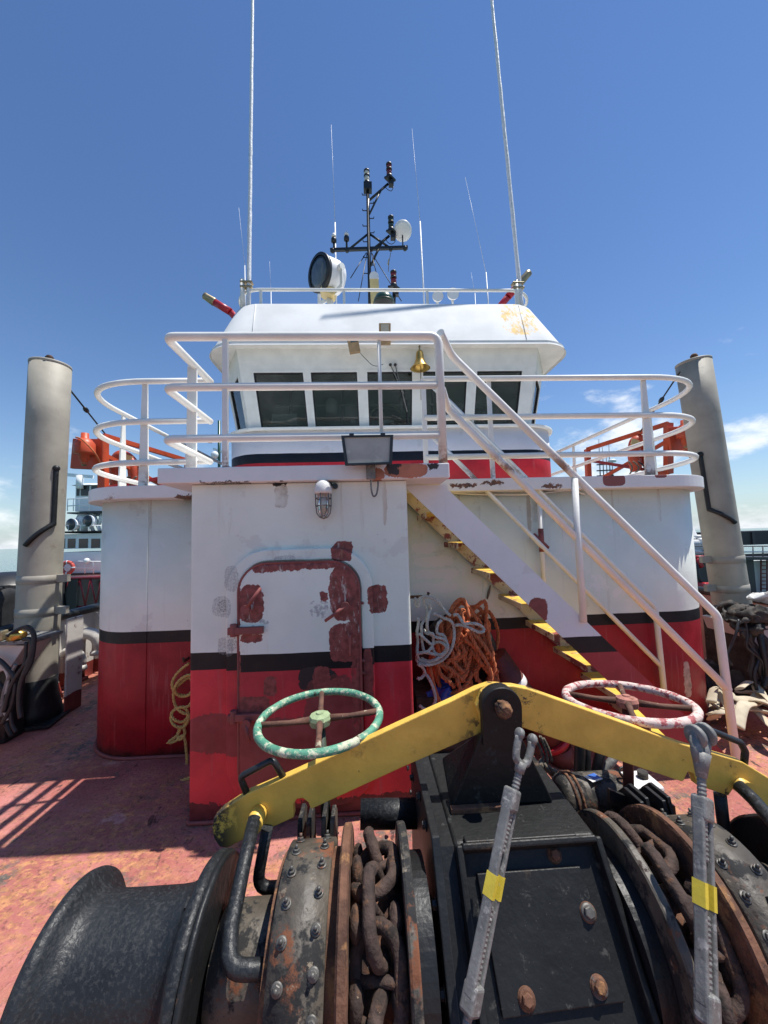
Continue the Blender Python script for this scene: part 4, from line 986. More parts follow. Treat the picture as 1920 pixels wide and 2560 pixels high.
# --- drums, chain wheels, brakes: the same on both sides
def ring(prof_, x0_, s_, name, mat, n=56, parent=wl_, smooth=True, ax=None):
    return MB().lathe([(r, s_*(d)) for r, d in prof_], (XC, AY, AZ), ax=(1, 0, 0), n=n, smooth=smooth).build(name, mat, parent, fix=True)
for s_ in (-1, 1):
    # shaft
    ring([(.07, .25), (.07, 1.36)], 0, s_, 'shaft', 'grey_worn', 20)
    ring([(.08, .289), (.24, .289), (.24, .337), (.08, .337)], 0, s_, 'gear_cover', 'black_paint', smooth=False)
    # chain wheel between its two flanges, with pockets
    ring([(.19, .368), (.205, .40), (.185, .45), (.205, .50), (.19, .528)], 0, s_, 'chain_wheel', 'rust')
    for i in range(10):
        a = 2*math.pi*i/10+.2; u = V((0, math.cos(a), math.sin(a)))
        for dd in (.395, .508):
            c_ = V((XC+s_*dd, AY, AZ))+u*.225
            MB().ball(c_, .045, 8, (.5, 1, 1)).build('whelp', 'chain_rust', wl_)
    ring([(.09, .340), (.318, .340), (.322, .345), (.322, .362), (.318, .368), (.09, .368)], 0, s_, 'flange_plate', 'grey_worn', smooth=False)
    ring([(.09, .528), (.318, .528), (.326, .532), (.326, .552), (.318, .558), (.09, .558)], 0, s_, 'flange_plate', 'rust', smooth=False)
    # brake drum and bolted band
    ring([(.10, .558), (.262, .558), (.262, .752), (.10, .752)], 0, s_, 'brake_drum', 'rust', smooth=False)
    ring([(.262, .588), (.288, .588), (.288, .735), (.262, .735)], 0, s_, 'brake_band', 'grey_worn', smooth=True)
    for i in range(16):
        a = rad(100-15*i) if False else rad(62+15.5*i)
        for dd in (.615, .705):
            aa = a+(rad(4) if dd > .65 else 0); u = V((0, math.cos(aa), math.sin(aa)))
            if u.z < -.3: continue
            bolt(V((XC+s_*dd, AY, AZ))+u*.288, u, .0105, 'bolt_steel', wl_, True, .012)
    # bearing cover and clutch sleeve
    ring([(.075, .752), (.145, .756), (.150, .77), (.150, .90), (.140, .93), (.075, .94)], 0, s_, 'bearing_cover', 'grey_worn')
    # pedestal down to the deck
    MB().prism([(XC+s_*.80, AY-.12, .42), (XC+s_*.80, AY+.12, .42), (XC+s_*.80, AY+.24, 0), (XC+s_*.80, AY-.24, 0)], (s_*.09, 0, 0)).build('pedestal', 'black_paint', wl_, fix=True)
    # warping drum, flared at both ends
    dr = ring([(.07, 1.03), (.17, 1.03), (.215, 1.0), (.24, .965), (.258, .955), (.275, .963), (.277, .985), (.266, .997), (.232, 1.012), (.207, 1.032), (.195, 1.06), (.192, 1.10), (.192, 1.24), (.193, 1.29), (.198, 1.318), (.212, 1.340), (.238, 1.356), (.249, 1.366), (.252, 1.378), (.249, 1.390), (.238, 1.394), (.10, 1.392)], 0, s_, 'warping_drum', 'drum_black', 72)
    # inner hollow ribs of the drum
    for i in range(5):
        a = 2*math.pi*i/5+.5; u = V((0, math.cos(a), math.sin(a)))
        MB().bar(V((XC+s_*.995, AY, AZ))+u*.06, V((XC+s_*.995, AY, AZ))+u*.235, .03, .045, (1, 0, 0)).build('drum_rib', 'drum_black', dr)
    ring([(.250, .945), (.264, .940), (.276, .956), (.256, .957)], 0, s_, 'drum_rim', 'black_paint')
    ring([(.0, 1.393), (.085, 1.393), (.085, 1.42), (.06, 1.43), (0, 1.43)], 0, s_, 'hub_cap', 'drum_black', 24)
    # brake lugs behind the band
    for k, dd in enumerate((.60, .635, .69, .725)):
        y0_ = 1.50+.02*(k % 2)
        x_ = XC+s_*dd
        MB().prism([(x_, y0_-.02, .60), (x_, y0_+.17, .52), (x_, y0_+.17, .68), (x_, y0_+.12, .73), (x_, y0_+.02, .735)], (s_*.016, 0, 0)).build('brake_lug', 'grey_worn' if s_ < 0 else 'black_steel', wl_, bevel=.003, fix=True)
    # bed plate feet
MB().box((XC-.98, .92, 0.002), (XC+.98, 1.98, .05)).build('bed_plate', 'black_paint', wl_, bevel=.006)
# tie pipe and drive motor behind
MB().tube([W(901, 2035, Y=1.75), W(1016, 2036, Y=1.75)+V((.1, 0, 0))], .056, 24).build('shaft_stub', 'drum_black', wl_)
ma, mb_ = V((.30, 1.80, .575)), V((.62, 1.80, .585))
mo = MB().lathe([(.05, 0), (.085, .01), (.10, .03), (.10, .30), (.09, .325), (.0, .33)], ma, ax=(1, 0, 0), n=30).build('drive_motor', 'grey_worn', wl_)
for x_ in (.345, .37): MB().lathe([(.10, 0), (.108, .002), (.108, .010), (.10, .012)], (x_, 1.80, .576), ax=(1, 0, 0), n=30).build('motor_band', 'rust', mo)
MB().tube(arc((.60, 1.76, .70), .02, 0, 2*math.pi, 12, (0, .6, .8), (1, 0, 0))[:-1], .005, 6, closed=True).build('lifting_eye', 'black_steel', mo)
MB().box((.25, 1.70, .05), (.66, 1.9, .48)).build('motor_seat', 'black_paint', wl_, bevel=.01)
for a, b, r_, mt in (((1448, 1840), (1448, 1955), .026, 'black_steel'), ((1465, 1860), (1470, 1945), .016, 'hose_black'), ((1500, 1870), (1490, 1940), .024, 'rubber'), ((1538, 1885), (1500, 1942), .020, 'galvanised')):
    p, q = W(*a, Y=1.92), W(*b, Y=1.90)
    MB().tube(spline([p+V((.0, .12, .02)), p, q, q+V((0, -.03, -.08))], 5), r_, 10).build('motor_pipe', mt, wl_)
for s2, y_ in ((0, 1.60), (1, 1.70)):
    q = [W(x, y, Y=y_) for x, y in (((1525, 1975), (1638, 2020), (1640, 2048), (1525, 2010)) if not s2 else ((1585, 1982), (1688, 2015), (1692, 2050), (1585, 2015)))]
    MB().prism(q, (0, .018, 0)).build('brake_arm', 'black_steel', wl_, fix=True)

# --- anchor chains over the two chain wheels
def link_mesh(d, L, B, stud=True):
    m_ = MB(); h = L/2-B/2; r = B/2
    pts = arc((h, 0, 0), r, -math.pi/2, math.pi/2, 12)+arc((-h, 0, 0), r, math.pi/2, 3*math.pi/2, 12)
    m_.tube(pts, d/2, 14, closed=True)
    if stud: m_.tube([(0, -r+.004, 0), (0, 0, 0), (0, r-.004, 0)], [d*.42, d*.30, d*.42], 8)
    m_.lump(.0045, 45)
    me = bpy.data.meshes.new('link'); me.from_pydata(m_.v, [], m_.f); me.polygons.foreach_set('use_smooth', m_.sm); me.materials.append(M['chain_rust']); return me
LM = link_mesh(.038, .205, .130)
def chain_path(s_):
    """over the wheel from behind, down in front and into the deck pipe"""
    x = XC+s_*.448; pts = []
    R_c = .226
    for i in range(41):
        a = rad(-25+215*i/40); pts.append(V((x, AY+R_c*math.cos(a), AZ+R_c*math.sin(a))))
    e = pts[-1]; pts += [e+V((0, .0, -.08*i)) for i in range(1, 6)]
    st_ = pts[0]; pts = [st_+V((0, -.01*i, -.08*i)) for i in range(5, 0, -1)]+pts
    return pts
def along(pts, pitch):
    out = []; acc = 0; nxt = pitch/2
    for i in range(len(pts)-1):
        a, b = pts[i], pts[i+1]; l = (b-a).length
        while nxt <= acc+l:
            f = (nxt-acc)/l; out.append((a.lerp(b, f), (b-a).normalized())); nxt += pitch
        acc += l
    return out
for s_, lab in ((-1, 'heavy rusty anchor chain running over the wheel below the green hand wheel'), (1, 'heavy rusty anchor chain running over the wheel right of the casing')):
    ch = thing('anchor_chain', lab, 'chain', (XC+s_*.448, AY, .0), 'anchor chains on the windlass')
    for i, (p, tg) in enumerate(along(chain_path(s_), .127)):
        o = bpy.data.objects.new('link', LM); COL.objects.link(o); o.parent = ch
        side = V((1, 0, 0)); up_ = tg.cross(side).normalized()
        if i % 2 == 0: yv = (side*.94+up_*.34).normalized()
        else: yv = (up_*.94-side*.34).normalized(); 
        zv = tg.cross(yv); Mx = Matrix((tg, yv, zv)).transposed().to_4x4()
        off = V((0, 0, 0))
        if i % 2: p = p+up_*0.0
        Mx.translation = p-ch.location; o.matrix_local = Mx

# --- yellow levers
def lever(px_poly, y, th, lab, hole=None, handle=None, hy=None):
    lv = thing('clutch_lever', lab, 'lever', W(*px_poly[0], Y=y), 'yellow clutch levers of the windlass')
    P3 = [W(a, b, Y=y) for a, b in px_poly]
    MB().prism(P3, (0, th, 0)).build('bar', 'yellow_paint', lv, bevel=.004, fix=True)
    return lv
ly = BY+.026
cpx = [(1252+82*math.cos(rad(a)), 1775-66*math.sin(rad(a))) for a in range(60, -121, -15)]
left_poly = [(534, 2047), (552, 2027), (617, 1985), (719, 1941), (900, 1858), (1000, 1811), (1130, 1752), (1190, 1722), (1222, 1711), (1252, 1712), (1292, 1735), (1318, 1775), (1300, 1812), (1252, 1838), (1205, 1832), (1012, 1916), (777, 2024), (771, 2007), (757, 1996), (742, 1998), (733, 2012), (735, 2044), (663, 2077), (652, 2062), (642, 2046), (628, 2044), (618, 2056), (608, 2100), (567, 2121), (548, 2118), (534, 2096), (530, 2070)]
lv1 = lever(left_poly, ly+.040, .036, 'yellow lever arm sloping down to the left warping drum')
right_poly = [(1284, 1715), (1320, 1722), (1500, 1786), (1712, 1862), (1857, 1905), (1920, 1943), (1985, 2000), (2010, 2050), (2000, 2075), (1960, 2050), (1905, 2010), (1868, 1996), (1852, 1962), (1838, 1966), (1822, 1990), (1745, 1965), (1735, 1934), (1720, 1930), (1710, 1952), (1706, 1955), (1500, 1886), (1296, 1816), (1252, 1826), (1205, 1808), (1190, 1768), (1205, 1732), (1235, 1714)]
lv2 = lever(right_poly, ly, .036, 'yellow lever arm sloping down to the right of the windlass')
def grab(pts, y, r, lv): MB().tube(rounded([W(a, b, Y=y) for a, b in pts], .02, 5), r, 10).build('handle', 'black_steel', lv)
grab([(620, 1990), (600, 1942), (682, 1899), (712, 1948)], ly+.055, .0125, lv1)
grab([(1762, 1880), (1768, 1832), (1776, 1826), (1851, 1856), (1863, 1878), (1860, 1910)], ly+.018, .0125, lv2)
# bent shifter pipes from the lever ends to the clutches
def shifter(pts, lv, r=.023): MB().tube(rounded([W(a, b, Y=y) for a, b, y in pts], .05, 6), r, 14).build('shifter_pipe', 'drum_black', lv)
shifter([(636, 2046, 1.46), (608, 2171, 1.33), (577, 2320, 1.19), (571, 2424, 1.12), (690, 2424, 1.12)], lv1)
shifter([(668, 2070, 1.50), (640, 2226, 1.50), (735, 2212, 1.50)], lv1, .021)
shifter([(1848, 1965, 1.46), (1886, 2001, 1.40), (1960, 2090, 1.25), (2005, 2260, 1.10), (1930, 2270, 1.10)], lv2)
shifter([(1800, 1985, 1.50), (1806, 2040, 1.50), (1820, 2140, 1.50), (1770, 2160, 1.50)], lv2, .021)
for lv, (a, b) in ((lv1, (640, 2050)), (lv2, (1852, 1964))):
    p = W(a, b, Y=ly); MB().cyl(p+V((0, -.03, .0)), p+V((0, .05, 0)), .030, 14).build('pivot_pin', 'yellow_paint', lv)

# --- brake hand wheels
def hand_wheel(c, r, rt, foot, rim, hubm, spoke, stemm, rot, lab, tilt):
    hw = thing('hand_wheel', lab, 'hand wheel', foot, 'brake hand wheels')
    Mr = Matrix.Rotation(tilt[0], 3, 'X') @ Matrix.Rotation(tilt[1], 3, 'Y')
    T = lambda p: c+Mr @ V(p)
    n_ = 48; rg_ = random.Random(int(r*1000))
    MB().tube([T((r*math.cos(2*math.pi*i/n_), r*math.sin(2*math.pi*i/n_), 0)) for i in range(n_)], [rt*rg_.uniform(.95, 1.06) for i in range(n_)], 12, closed=True).build('rim', rim, hw)
    for k in range(4):
        a = rot+k*math.pi/2
        MB().tube([T((.035*math.cos(a), .035*math.sin(a), -.004)), T((r*.5*math.cos(a), r*.5*math.sin(a), -.006)), T(((r-.01)*math.cos(a), (r-.01)*math.sin(a), 0))], [.016, .0115, .013], 10).build('spoke', spoke, hw)
    h_ = MB(); h_.lathe([(.03, -.03), (.046, -.025), (.050, .0), (.044, .014), (.03, .018), (.018, .020), (.015, .026), (0, .027)], c, ax=Mr @ V((0, 0, 1)), n=10, smooth=False); h_.build('hub', hubm, hw)
    MB().tube([T((0, 0, -.02)), foot], .021, 14).build('spindle', stemm, hw)
gy = 1.73
hand_wheel(W(800, 1795, Y=gy), .262, .0168, W(818, 2085, Y=1.63), 'wheel_green', 'hub_green', 'wheel_rust', 'stem_green', rad(5), 'chipped green hand wheel in front of the steel door', (rad(2), rad(-1.5)))
hand_wheel(W(1567, 1752, Y=gy+.02), .255, .0185, W(1572, 2010, Y=1.68), 'wheel_red', 'hub_red', 'wheel_rust', 'stem_red', rad(-28), 'peeling red and cream hand wheel in front of the stairs', (rad(-4), rad(1)))

# --- turnbuckles leaning on the windlass
def turnbuckle(pts, lab, jaw, twist):
    """pts: jaw crotch, rod/body joint, body end, foot; each a point"""
    tp, b0_, b1_, ft = [V(p) for p in pts]
    tb = thing('turnbuckle', lab, 'turnbuckle', ft, 'galvanised turnbuckles')
    ax = (b0_-b1_).normalized(); sd = ax.cross(V((0, 1, .3))).normalized()
    if sd.x < 0: sd = -sd
    dp = sd.cross(ax).normalized()
    Rm = Matrix((sd, dp, ax)).transposed()
    L = (b0_-b1_).length
    def thread(a, b, r): 
        n_ = max(8, int((b-a).length/.0052)); ps = []; rs = []
        for i in range(n_+1):
            ps.append(a.lerp(b, i/n_)); rs.append(r if i % 2 else r*.86)
        return MB().tube(ps, rs, 12, smooth=False)
    thread(b0_-ax*.30*L, tp-ax*.0, .0115).build('threaded_rod', 'galvanised', tb)
    thread(b1_+ax*.42*L, ft+(b1_-ft)*0.0+V((0, 0, .0)), .0115).build('threaded_rod', 'galvanised', tb)
    sd0, dp0 = sd, dp; sd = (sd0*math.cos(twist)+dp0*math.sin(twist)); dp = sd.cross(ax).normalized(); Rm = Matrix((sd, dp, ax)).transposed()
    for q in (b0_, b1_):
        MB().cbox(q, (.043, .040, .058), Rm).build('body_end', 'galvanised', tb, bevel=.008, seg=3)
    for s_ in (-1, 1):
        o_ = MB(); o_.bar(b0_+sd*s_*.0165, b1_+sd*s_*.0165, .030, .011, sd); o_.build('body_bar', 'galvanised', tb, bevel=.005, seg=3)
    md = b0_.lerp(b1_, .48)
    for s_ in (-1, 1): MB().bar(md+ax*.026+sd*s_*.0165, md-ax*.026+sd*s_*.0165, .0312, .0122, sd).build('paint_mark', 'mark_yellow', tb)
    # jaw
    sd = sd0
    if jaw == 'fork':
        j = MB(); up2 = ax
        j.tube([tp-ax*.02, tp+ax*.010], [.014, .018], 14)
        for s_ in (-1, 1):
            j.tube(spline([tp+ax*.004, tp+sd*s_*.019+ax*.014, tp+sd*s_*.025+ax*.042, tp+sd*s_*.025+ax*.075], 5), [.0115]*15+[.010], 10)
            e = tp+sd*s_*.025+ax*.083; j.lathe([(0, -.008), (.015, -.008), (.017, -.004), (.017, .004), (.015, .008), (0, .008)], e, ax=sd, n=18)
        j.build('jaw', 'galvanised', tb)
    else:
        j = MB(); j.tube([tp-ax*.02, tp+ax*.02, tp+ax*.045], [.013, .020, .025], 14)
        fd = V((.97, .20, 0)).normalized()
        for s_ in (-1, 1):
            e = tp+ax*.093+fd*s_*.019
            j.tube([tp+ax*.02+fd*s_*.006, tp+ax*.05+fd*s_*.015, e], [.015, .015, .017], 12)
            j.lathe([(0, -.008), (.029, -.008), (.032, -.004), (.032, .004), (.029, .008), (0, .008)], e, ax=fd, n=24)
        j.build('jaw', 'galvanised', tb)
        MB().lathe([(0, -.032), (.014, -.032), (.014, .032), (.0, .032)], tp+ax*.093, ax=fd, n=16).build('pin', 'galvanised', tb)
    return tb
paint('mark_yellow', (.66, .52, .05), .5, .1, 20, [((.35, .34, .3), 28, .62, .06)], .3)
c0 = W(1301, 1914, Y=1.195); c1 = W(1277, 1998, Y=1.172); c2 = W(1180, 2495, Y=1.015); dirn = (c2-c1).normalized()
turnbuckle([c0, c1, c2, c2+dirn*.44], 'grey turnbuckle with open fork end leaning on the casing front', 'fork', rad(-22))
c0 = W(1753, 1925, Y=1.10); c1 = W(1756, 2020, Y=1.075); c2 = W(1768, 2520, Y=.925); dirn = (c2-c1).normalized()
turnbuckle([c0, c1, c2, c2+dirn*.50], 'grey turnbuckle with closed round eye end right of the casing', 'eye', rad(-4))
# loose things on the windlass
a = W(1484, 1950, Y=1.77); cdk = thing('card', 'small blue and white card lying on the motor', 'card', a)
Mr = Matrix.Rotation(rad(18), 3, 'Z')
MB().cbox((a.x, a.y, .679), (.062, .046, .003), Mr).build('card_sheet', 'plastic_white', cdk)
paint('card_blue', (.04, .13, .45), .4, .05, 5, [], 0)
MB().cbox(V((a.x, a.y, .681))+Mr @ V((.008, .004, 0)), (.042, .036, .001), Mr).build('print', 'card_blue', cdk)
# ------------------------------------------------------------------ bulwarks
banded_b = NT('bulwark_paint'); t = banded_b
c = vary(t, (.58, .55, .51), .08, 4)
c = t.mix(t.ramp(t.noise(4.5, 7, .65), .58, .66, 0, .8), c, vary(t, RUST, .4, 12))
lowz = t.math('ADD', t.z, t.math('MULTIPLY', t.noise(6, 4), .08))
c = t.mix(t.math('LESS_THAN', lowz, .24), c, vary(t, (.20, .035, .03), .3, 8))
t.set(c, .5); t.bump(t.noise(30, 5), .3, .005)
def bulwark(side, x, lab, mat):
    b = thing('bulwark', lab, 'bulwark', (x, 6, 0))
    MB().box((x-.012, -.6, 0.0), (x+.012, 13.5, .92)).build('plating', mat, b)
    MB().tube([(x, -.6, .92), (x, 4, .92), (x, 13.5, .92)], .055, 14).build('cap_rail', 'black_paint', b)
    for i in range(15):
        y = .2+i*.92; s_ = -side
        MB().prism([(x+s_*.013, y, .02), (x+s_*.30, y, .02), (x+s_*.27, y, .10), (x+s_*.05, y, .84), (x+s_*.013, y, .86)], (0, .014, 0)).build('stay', mat, b, fix=True)
    return b
bulwark(-1, LX+.10, 'white rusty bulwark with black cap rail beyond the left pipe post', 'bulwark_paint')
bulwark(1, RX-.12, 'pale pink and red bulwark with black cap rail beyond the right pipe post', 'bulwark_pink')
# gooseneck vents along the left bulwark
for i, (px, py, h_, lab) in enumerate(((195, 1700, .66, 'nearest white gooseneck vent beside the left bulwark'), (240, 1672, .72, 'white gooseneck vent half hidden by the deckhouse corner'), (152, 1722, .48, 'small white gooseneck vent close to the left pipe post'))):
    p = W(px, py, Z=0); r_ = .075 if i < 2 else .04
    v = thing('gooseneck_vent', lab, 'vent', p, 'gooseneck vents along the left bulwark')
    pts = [p, p+V((0, 0, h_*.75))]+[p+V((.13-.13*math.cos(a), -.03*math.sin(a), h_*.75+.13*math.sin(a))) for a in [rad(q) for q in (30, 60, 90, 120, 150, 180)]]+[p+V((.26, 0, h_*.55))]
    MB().tube(pts, r_, 14).build('pipe', 'bulwark_paint', v)
    MB().lathe([(r_*1.5, 0), (r_*1.5, .03), (r_, .035)], p, n=16).build('flange', 'primer', v)
    MB().lathe([(r_*1.05, 0), (r_*1.3, -.03), (r_*1.3, -.06)], p+V((.26, 0, h_*.6)), n=16).build('hood', 'bulwark_paint', v)

# ------------------------------------------------------------------ tall pipe posts
def pipe_post(b, tp, r, strap, bands, base_top, lab, ant):
    b, tp = V(b), V(tp); d = tp-b
    pp = thing('pipe_post', lab, 'post', b, 'tall grey pipe posts beside the deckhouse')
    at = lambda z: b+d*((z-b.z)/d.z)
    cut = [0, .25, .5, .75, 1]
    MB().tube([b]+[at(z) for z in (base_top, 1.5, 2.4, 3.2)]+[tp], r, 40).build('pipe', 'post_grey', pp)
    MB().lathe([(r*1.005, -.02), (r*1.02, 0), (r*1.0, .012), (0, .014)], tp, d, 40).build('cap', 'band_grey', pp)
    MB().tube([tp+V((0, -.02, 0)), tp+V((0, -.02, .07))], .035, 10).ball(tp+V((0, -.02, .07)), .042, 10).build('lifting_lug', 'rust', pp)
    for z in bands:
        MB().lathe([(r*1.0, -.042), (r*1.022, -.04), (r*1.022, .04), (r*1.0, .042)], at(z), d, 40).build('clamp_band', 'band_grey', pp)
        s_ = 1 if b.x < 0 else -1
        MB().cbox(at(z)+V((s_*(r+.05), 0, 0)), (.13, .05, .08)).build('clamp_lug', 'band_grey', pp, bevel=.004)
    MB().lathe([(r*1.35, 0), (r*1.25, .12), (r*1.04, base_top*.6), (r*1.015, base_top), (r, base_top+.002)], b, d, 40).build('foot', 'black_paint', pp)
    MB().cbox(b+V((0, 0, .02)), (r*3.1, r*3.1, .03), Matrix.Rotation(rad(12), 3, 'Z')).build('foot_plate', 'black_paint', pp, bevel=.005)
    pts = []
    dense = []
    for i in range(len(strap)-1):
        for k in range(8): f = k/8; dense.append((strap[i][0]*(1-f)+strap[i+1][0]*f, strap[i][1]*(1-f)+strap[i+1][1]*f))
    dense.append(strap[-1])
    for (px, py) in dense:
        q = W(px, py, Y=b.y-r); a = at(q.z); dx = max(-.95, min(.95, (q.x-a.x)/r)); pts.append(V((a.x+dx*r, b.y-math.sqrt(1-dx*dx)*r-.022, q.z)))
    MB().tube(pts, .024, 10).build('bent_bar', 'black_paint', pp)
    MB().ball(pts[0], .035, 10).build('bar_end', 'black_paint', pp)
    return pp
pl_ = pipe_post((-4.10, 4.28, 0), (-4.045, 4.28, 3.84), .186, ((142, 1166), (131, 1290), (67, 1364)), (1.47, 1.13), .44, 'tall grey pipe post at the left with a bent black bar on it', 1)
pr_ = pipe_post((3.86, 4.40, 0), (3.575, 4.40, 3.88), .182, ((1745, 1132), (1764, 1236), (1776, 1260), (1834, 1307)), (1.44, 1.10), .40, 'tall grey pipe post at the right leaning in with a bent black bar', 1)
# guard plate beside the left post, white with a red foot
MB().box((-3.86, 4.36, .0), (-3.84, 4.60, 1.02)).build('side_plate', 'bulwark_paint', pl_, bevel=.01)
for (a, b, lab) in (((165, 962), (272, 1096), 'thin stay wire with turnbuckle from the left pipe post'), ((1700, 930), (1600, 1080), 'thin stay wire with turnbuckle from the right pipe post')):
    p, q = W(*a, Y=4.3), W(*b, Y=5.6)
    s_ = thing('stay_wire', lab, 'wire', p, 'stay wires of the pipe posts')
    MB().tube([p, q], .010, 6).build('wire', 'cable_black', s_)
    m_ = p.lerp(q, .36); e = p.lerp(q, .45); MB().tube([m_, m_.lerp(e, .3), m_.lerp(e, .7), e], [.012, .028, .028, .012], 8).build('tensioner', 'black_steel', s_)

# ------------------------------------------------------------------ orange davits with rescue lights
def davit(side, plate, buoy, post_px, elbow, Y, lab, lab2):
    dv = thing('davit', lab, 'davit', (W(post_px[0], post_px[2], Y=Y).x, Y, 2.305), 'orange davits outside the boat deck railing')
    q = [W(x, y, Y=Y) for x, y in plate]
    MB().prism(q, (0, .05, 0)).build('back_plate', 'orange_paint', dv, bevel=.006, fix=True)
    a, b = W(post_px[0], post_px[1], Y=Y+.1), W(post_px[0], post_px[2], Y=Y+.1)
    MB().bar(b, a, .09, .09).build('upright', 'orange_paint', dv)
    a2, b2 = a+V((-side*.55, 1.2, -.1)), b+V((-side*.5, 1.2, 0))
    MB().bar(b2, a2, .08, .08).build('upright', 'orange_paint', dv)
    MB().bar(a, a2, .06, .06).build('top_bar', 'orange_paint', dv)
    MB().bar(a+V((0, 0, -.25)), b2, .05, .05).build('brace', 'orange_paint', dv); MB().bar(b, a2+V((0, 0, -.2)), .05, .05).build('brace', 'boom_red', dv)
    MB().bar(b, b+V((-side*.9, .5, -.05)), .07, .07).build('outrigger', 'orange_paint', dv)
    MB().tube(spline([W(x, y, Y=Y+.5) for x, y in elbow], 6), .085, 14).build('elbow_pipe', 'orange_paint', dv)
    e = W(*elbow[len(elbow)//2], Y=Y+.42); MB().cbox(e, (.12, .02, .10), Matrix.Rotation(rad(20), 3, 'Y')).build('yellow_band', 'yellow_pale', dv)
    rg_ = random.Random(5+side)
    for k in range(3):
        s0 = W(elbow[-1][0]+rg_.uniform(-20, 10), elbow[-1][1]-25, Y=Y+.3)
        MB().tube(spline([s0, s0+V((rg_.uniform(-.15, .15), 0, -.12)), s0+V((rg_.uniform(-.12, .12), .05, -.3)), s0+V((rg_.uniform(-.2, .2), 0, -.42))], 5), .012, 6).build('hose', 'rope_old' if k else 'hose_black', dv)
    # rescue light: can with a wide brim, tied on with cord
    (bx0, by0), (bx1, by1) = buoy
    c0_ = W((bx0+bx1)/2, by0, Y=Y-.13); c1_ = W((bx0+bx1)/2, by1, Y=Y-.13); h = c0_.z-c1_.z; r_ = (bx1-bx0)/2*Y/945*.93
    rl_ = thing('rescue_light', lab2, 'buoy', c1_, 'orange rescue lights')
    MB().lathe([(0, 0), (r_*.36, -.0), (r_*.38, -h*.16), (r_*.62, -h*.20), (r_*.95, -h*.33), (r_*1.0, -h*.62), (r_*.98, -h*.66), (r_*.5, -h*.68), (r_*.47, -h*.86), (r_*.3, -h*.88), (r_*.28, -h), (0, -h)], c0_, n=24).build('float', 'orange_paint', rl_)
    MB().lathe([(r_*.3, -h*.88), (r_*.22, -h*.9), (r_*.3, -h*.96), (r_*.2, -h*1.04), (0, -h*1.05)], c0_, n=12).build('cap', 'brass_old', rl_)
    MB().tube(spline([c0_+V((-.05, -.08, -h*.18)), c0_+V((.06, -r_, -h*.3)), c0_+V((.2, -r_*.7, -h*.75)), a.lerp(b, .7)], 6), .010, 6).build('cord', 'rope_orange', rl_)
    return dv
Z2 = lambda x, y: (x*.3436, 840+y*.3436)
ZR = lambda x, y: (1480+x*.3978, 820+y*.3978)
davit(-1, (Z2(528, 745), Z2(745, 748), Z2(745, 972), Z2(508, 962)), (Z2(550, 708), Z2(688, 935)), (Z2(752, 0)[0], Z2(0, 725)[1], Z2(0, 1110)[1]), (Z2(850, 1090), Z2(838, 960), Z2(870, 880), Z2(925, 890), Z2(975, 960), Z2(985, 1095)), 5.0,
      'orange steel davit frame behind the left boat deck railing', 'orange rescue light tied to the left davit plate')
davit(1, (ZR(478, 622), ZR(640, 612), ZR(650, 772), ZR(500, 770)), (ZR(525, 580), ZR(622, 745)), (ZR(480, 0)[0], ZR(0, 600)[1], ZR(0, 915)[1]), (ZR(345, 860), ZR(340, 750), ZR(310, 705), ZR(270, 720), ZR(262, 800), ZR(280, 900)), 5.3,
      'orange steel davit frame behind the right boat deck railing', 'orange rescue light on the right davit plate beside the pipe post')

# ------------------------------------------------------------------ left side: hydraulic pack with hoses, bollard, tyre
hp = thing('hydraulic_pack', 'grimy hydraulic power pack with looping black hoses at the left edge', 'power pack', (-3.75, 3.7, 0))
MB().prism([W(x, y, Y=3.72) for x, y in ((-60, 1610), (62, 1614), (26, 1668), (-60, 1705))], (0, .3, 0)).build('side_panel', 'bulwark_white', hp, bevel=.006, fix=True)
MB().prism([W(x, y, Y=3.66) for x, y in ((-60, 1618), (70, 1609), (70, 1602), (-60, 1606))], (0, .4, 0)).build('tray', 'galvanised', hp, fix=True)
rg = random.Random(11)
for k in range(9):
    p = W(rg.uniform(-30, 60), rg.uniform(1582, 1603), Y=3.75+rg.uniform(-.05, .15)); MB().cbox(p, (rg.uniform(.05, .12), .1, rg.uniform(.05, .09)), Matrix.Rotation(rg.uniform(0, 2), 3, 'Z')).build('valve_block', rg.choice(['brass_old', 'junk', 'black_steel', 'galvanised']), hp, bevel=.01)
p = W(48, 1592, Y=3.7); MB().tube([p+V((-.07, 0, -.02)), p+V((-.02, 0, .02)), p+V((.05, 0, .015))], [.045, .055, .03], 12).build('pump_head', 'brass', hp)
for pts, r_, mt in ((((34, 1580), (60, 1568), (82, 1580), (84, 1610), (70, 1660), (52, 1710), (48, 1760), (52, 1795)), .020, 'hose_black'),
                    (((58, 1598), (78, 1600), (76, 1640), (48, 1680), (26, 1720), (10, 1780)), .017, 'hose_black'),
                    (((20, 1590), (44, 1574), (70, 1566), (86, 1590), (80, 1650), (60, 1690)), .015, 'rubber'),
                    (((40, 1660), (20, 1700), (8, 1745), (4, 1790)), .016, 'galvanised'), (((-20, 1640), (10, 1660), (36, 1700), (30, 1760), (6, 1810)), .018, 'hose_black'), (((66, 1605), (60, 1660), (30, 1720), (28, 1800), (40, 1830)), .014, 'hose_black'), (((-10, 1700), (16, 1740), (14, 1800), (30, 1840)), .02, 'rubber'), (((-10, 1650), (20, 1690), (8, 1760), (20, 1800)), .013, 'rope_white')):
    MB().tube(spline([W(x, y, Y=3.66-.01*i) for i, (x, y) in enumerate(pts)], 6), r_, 10).build('hose', mt, hp)
MB().box((-4.1, 3.80, .0), (-3.95, 4.0, .8)).build('pump_base', 'black_paint', hp, bevel=.01)
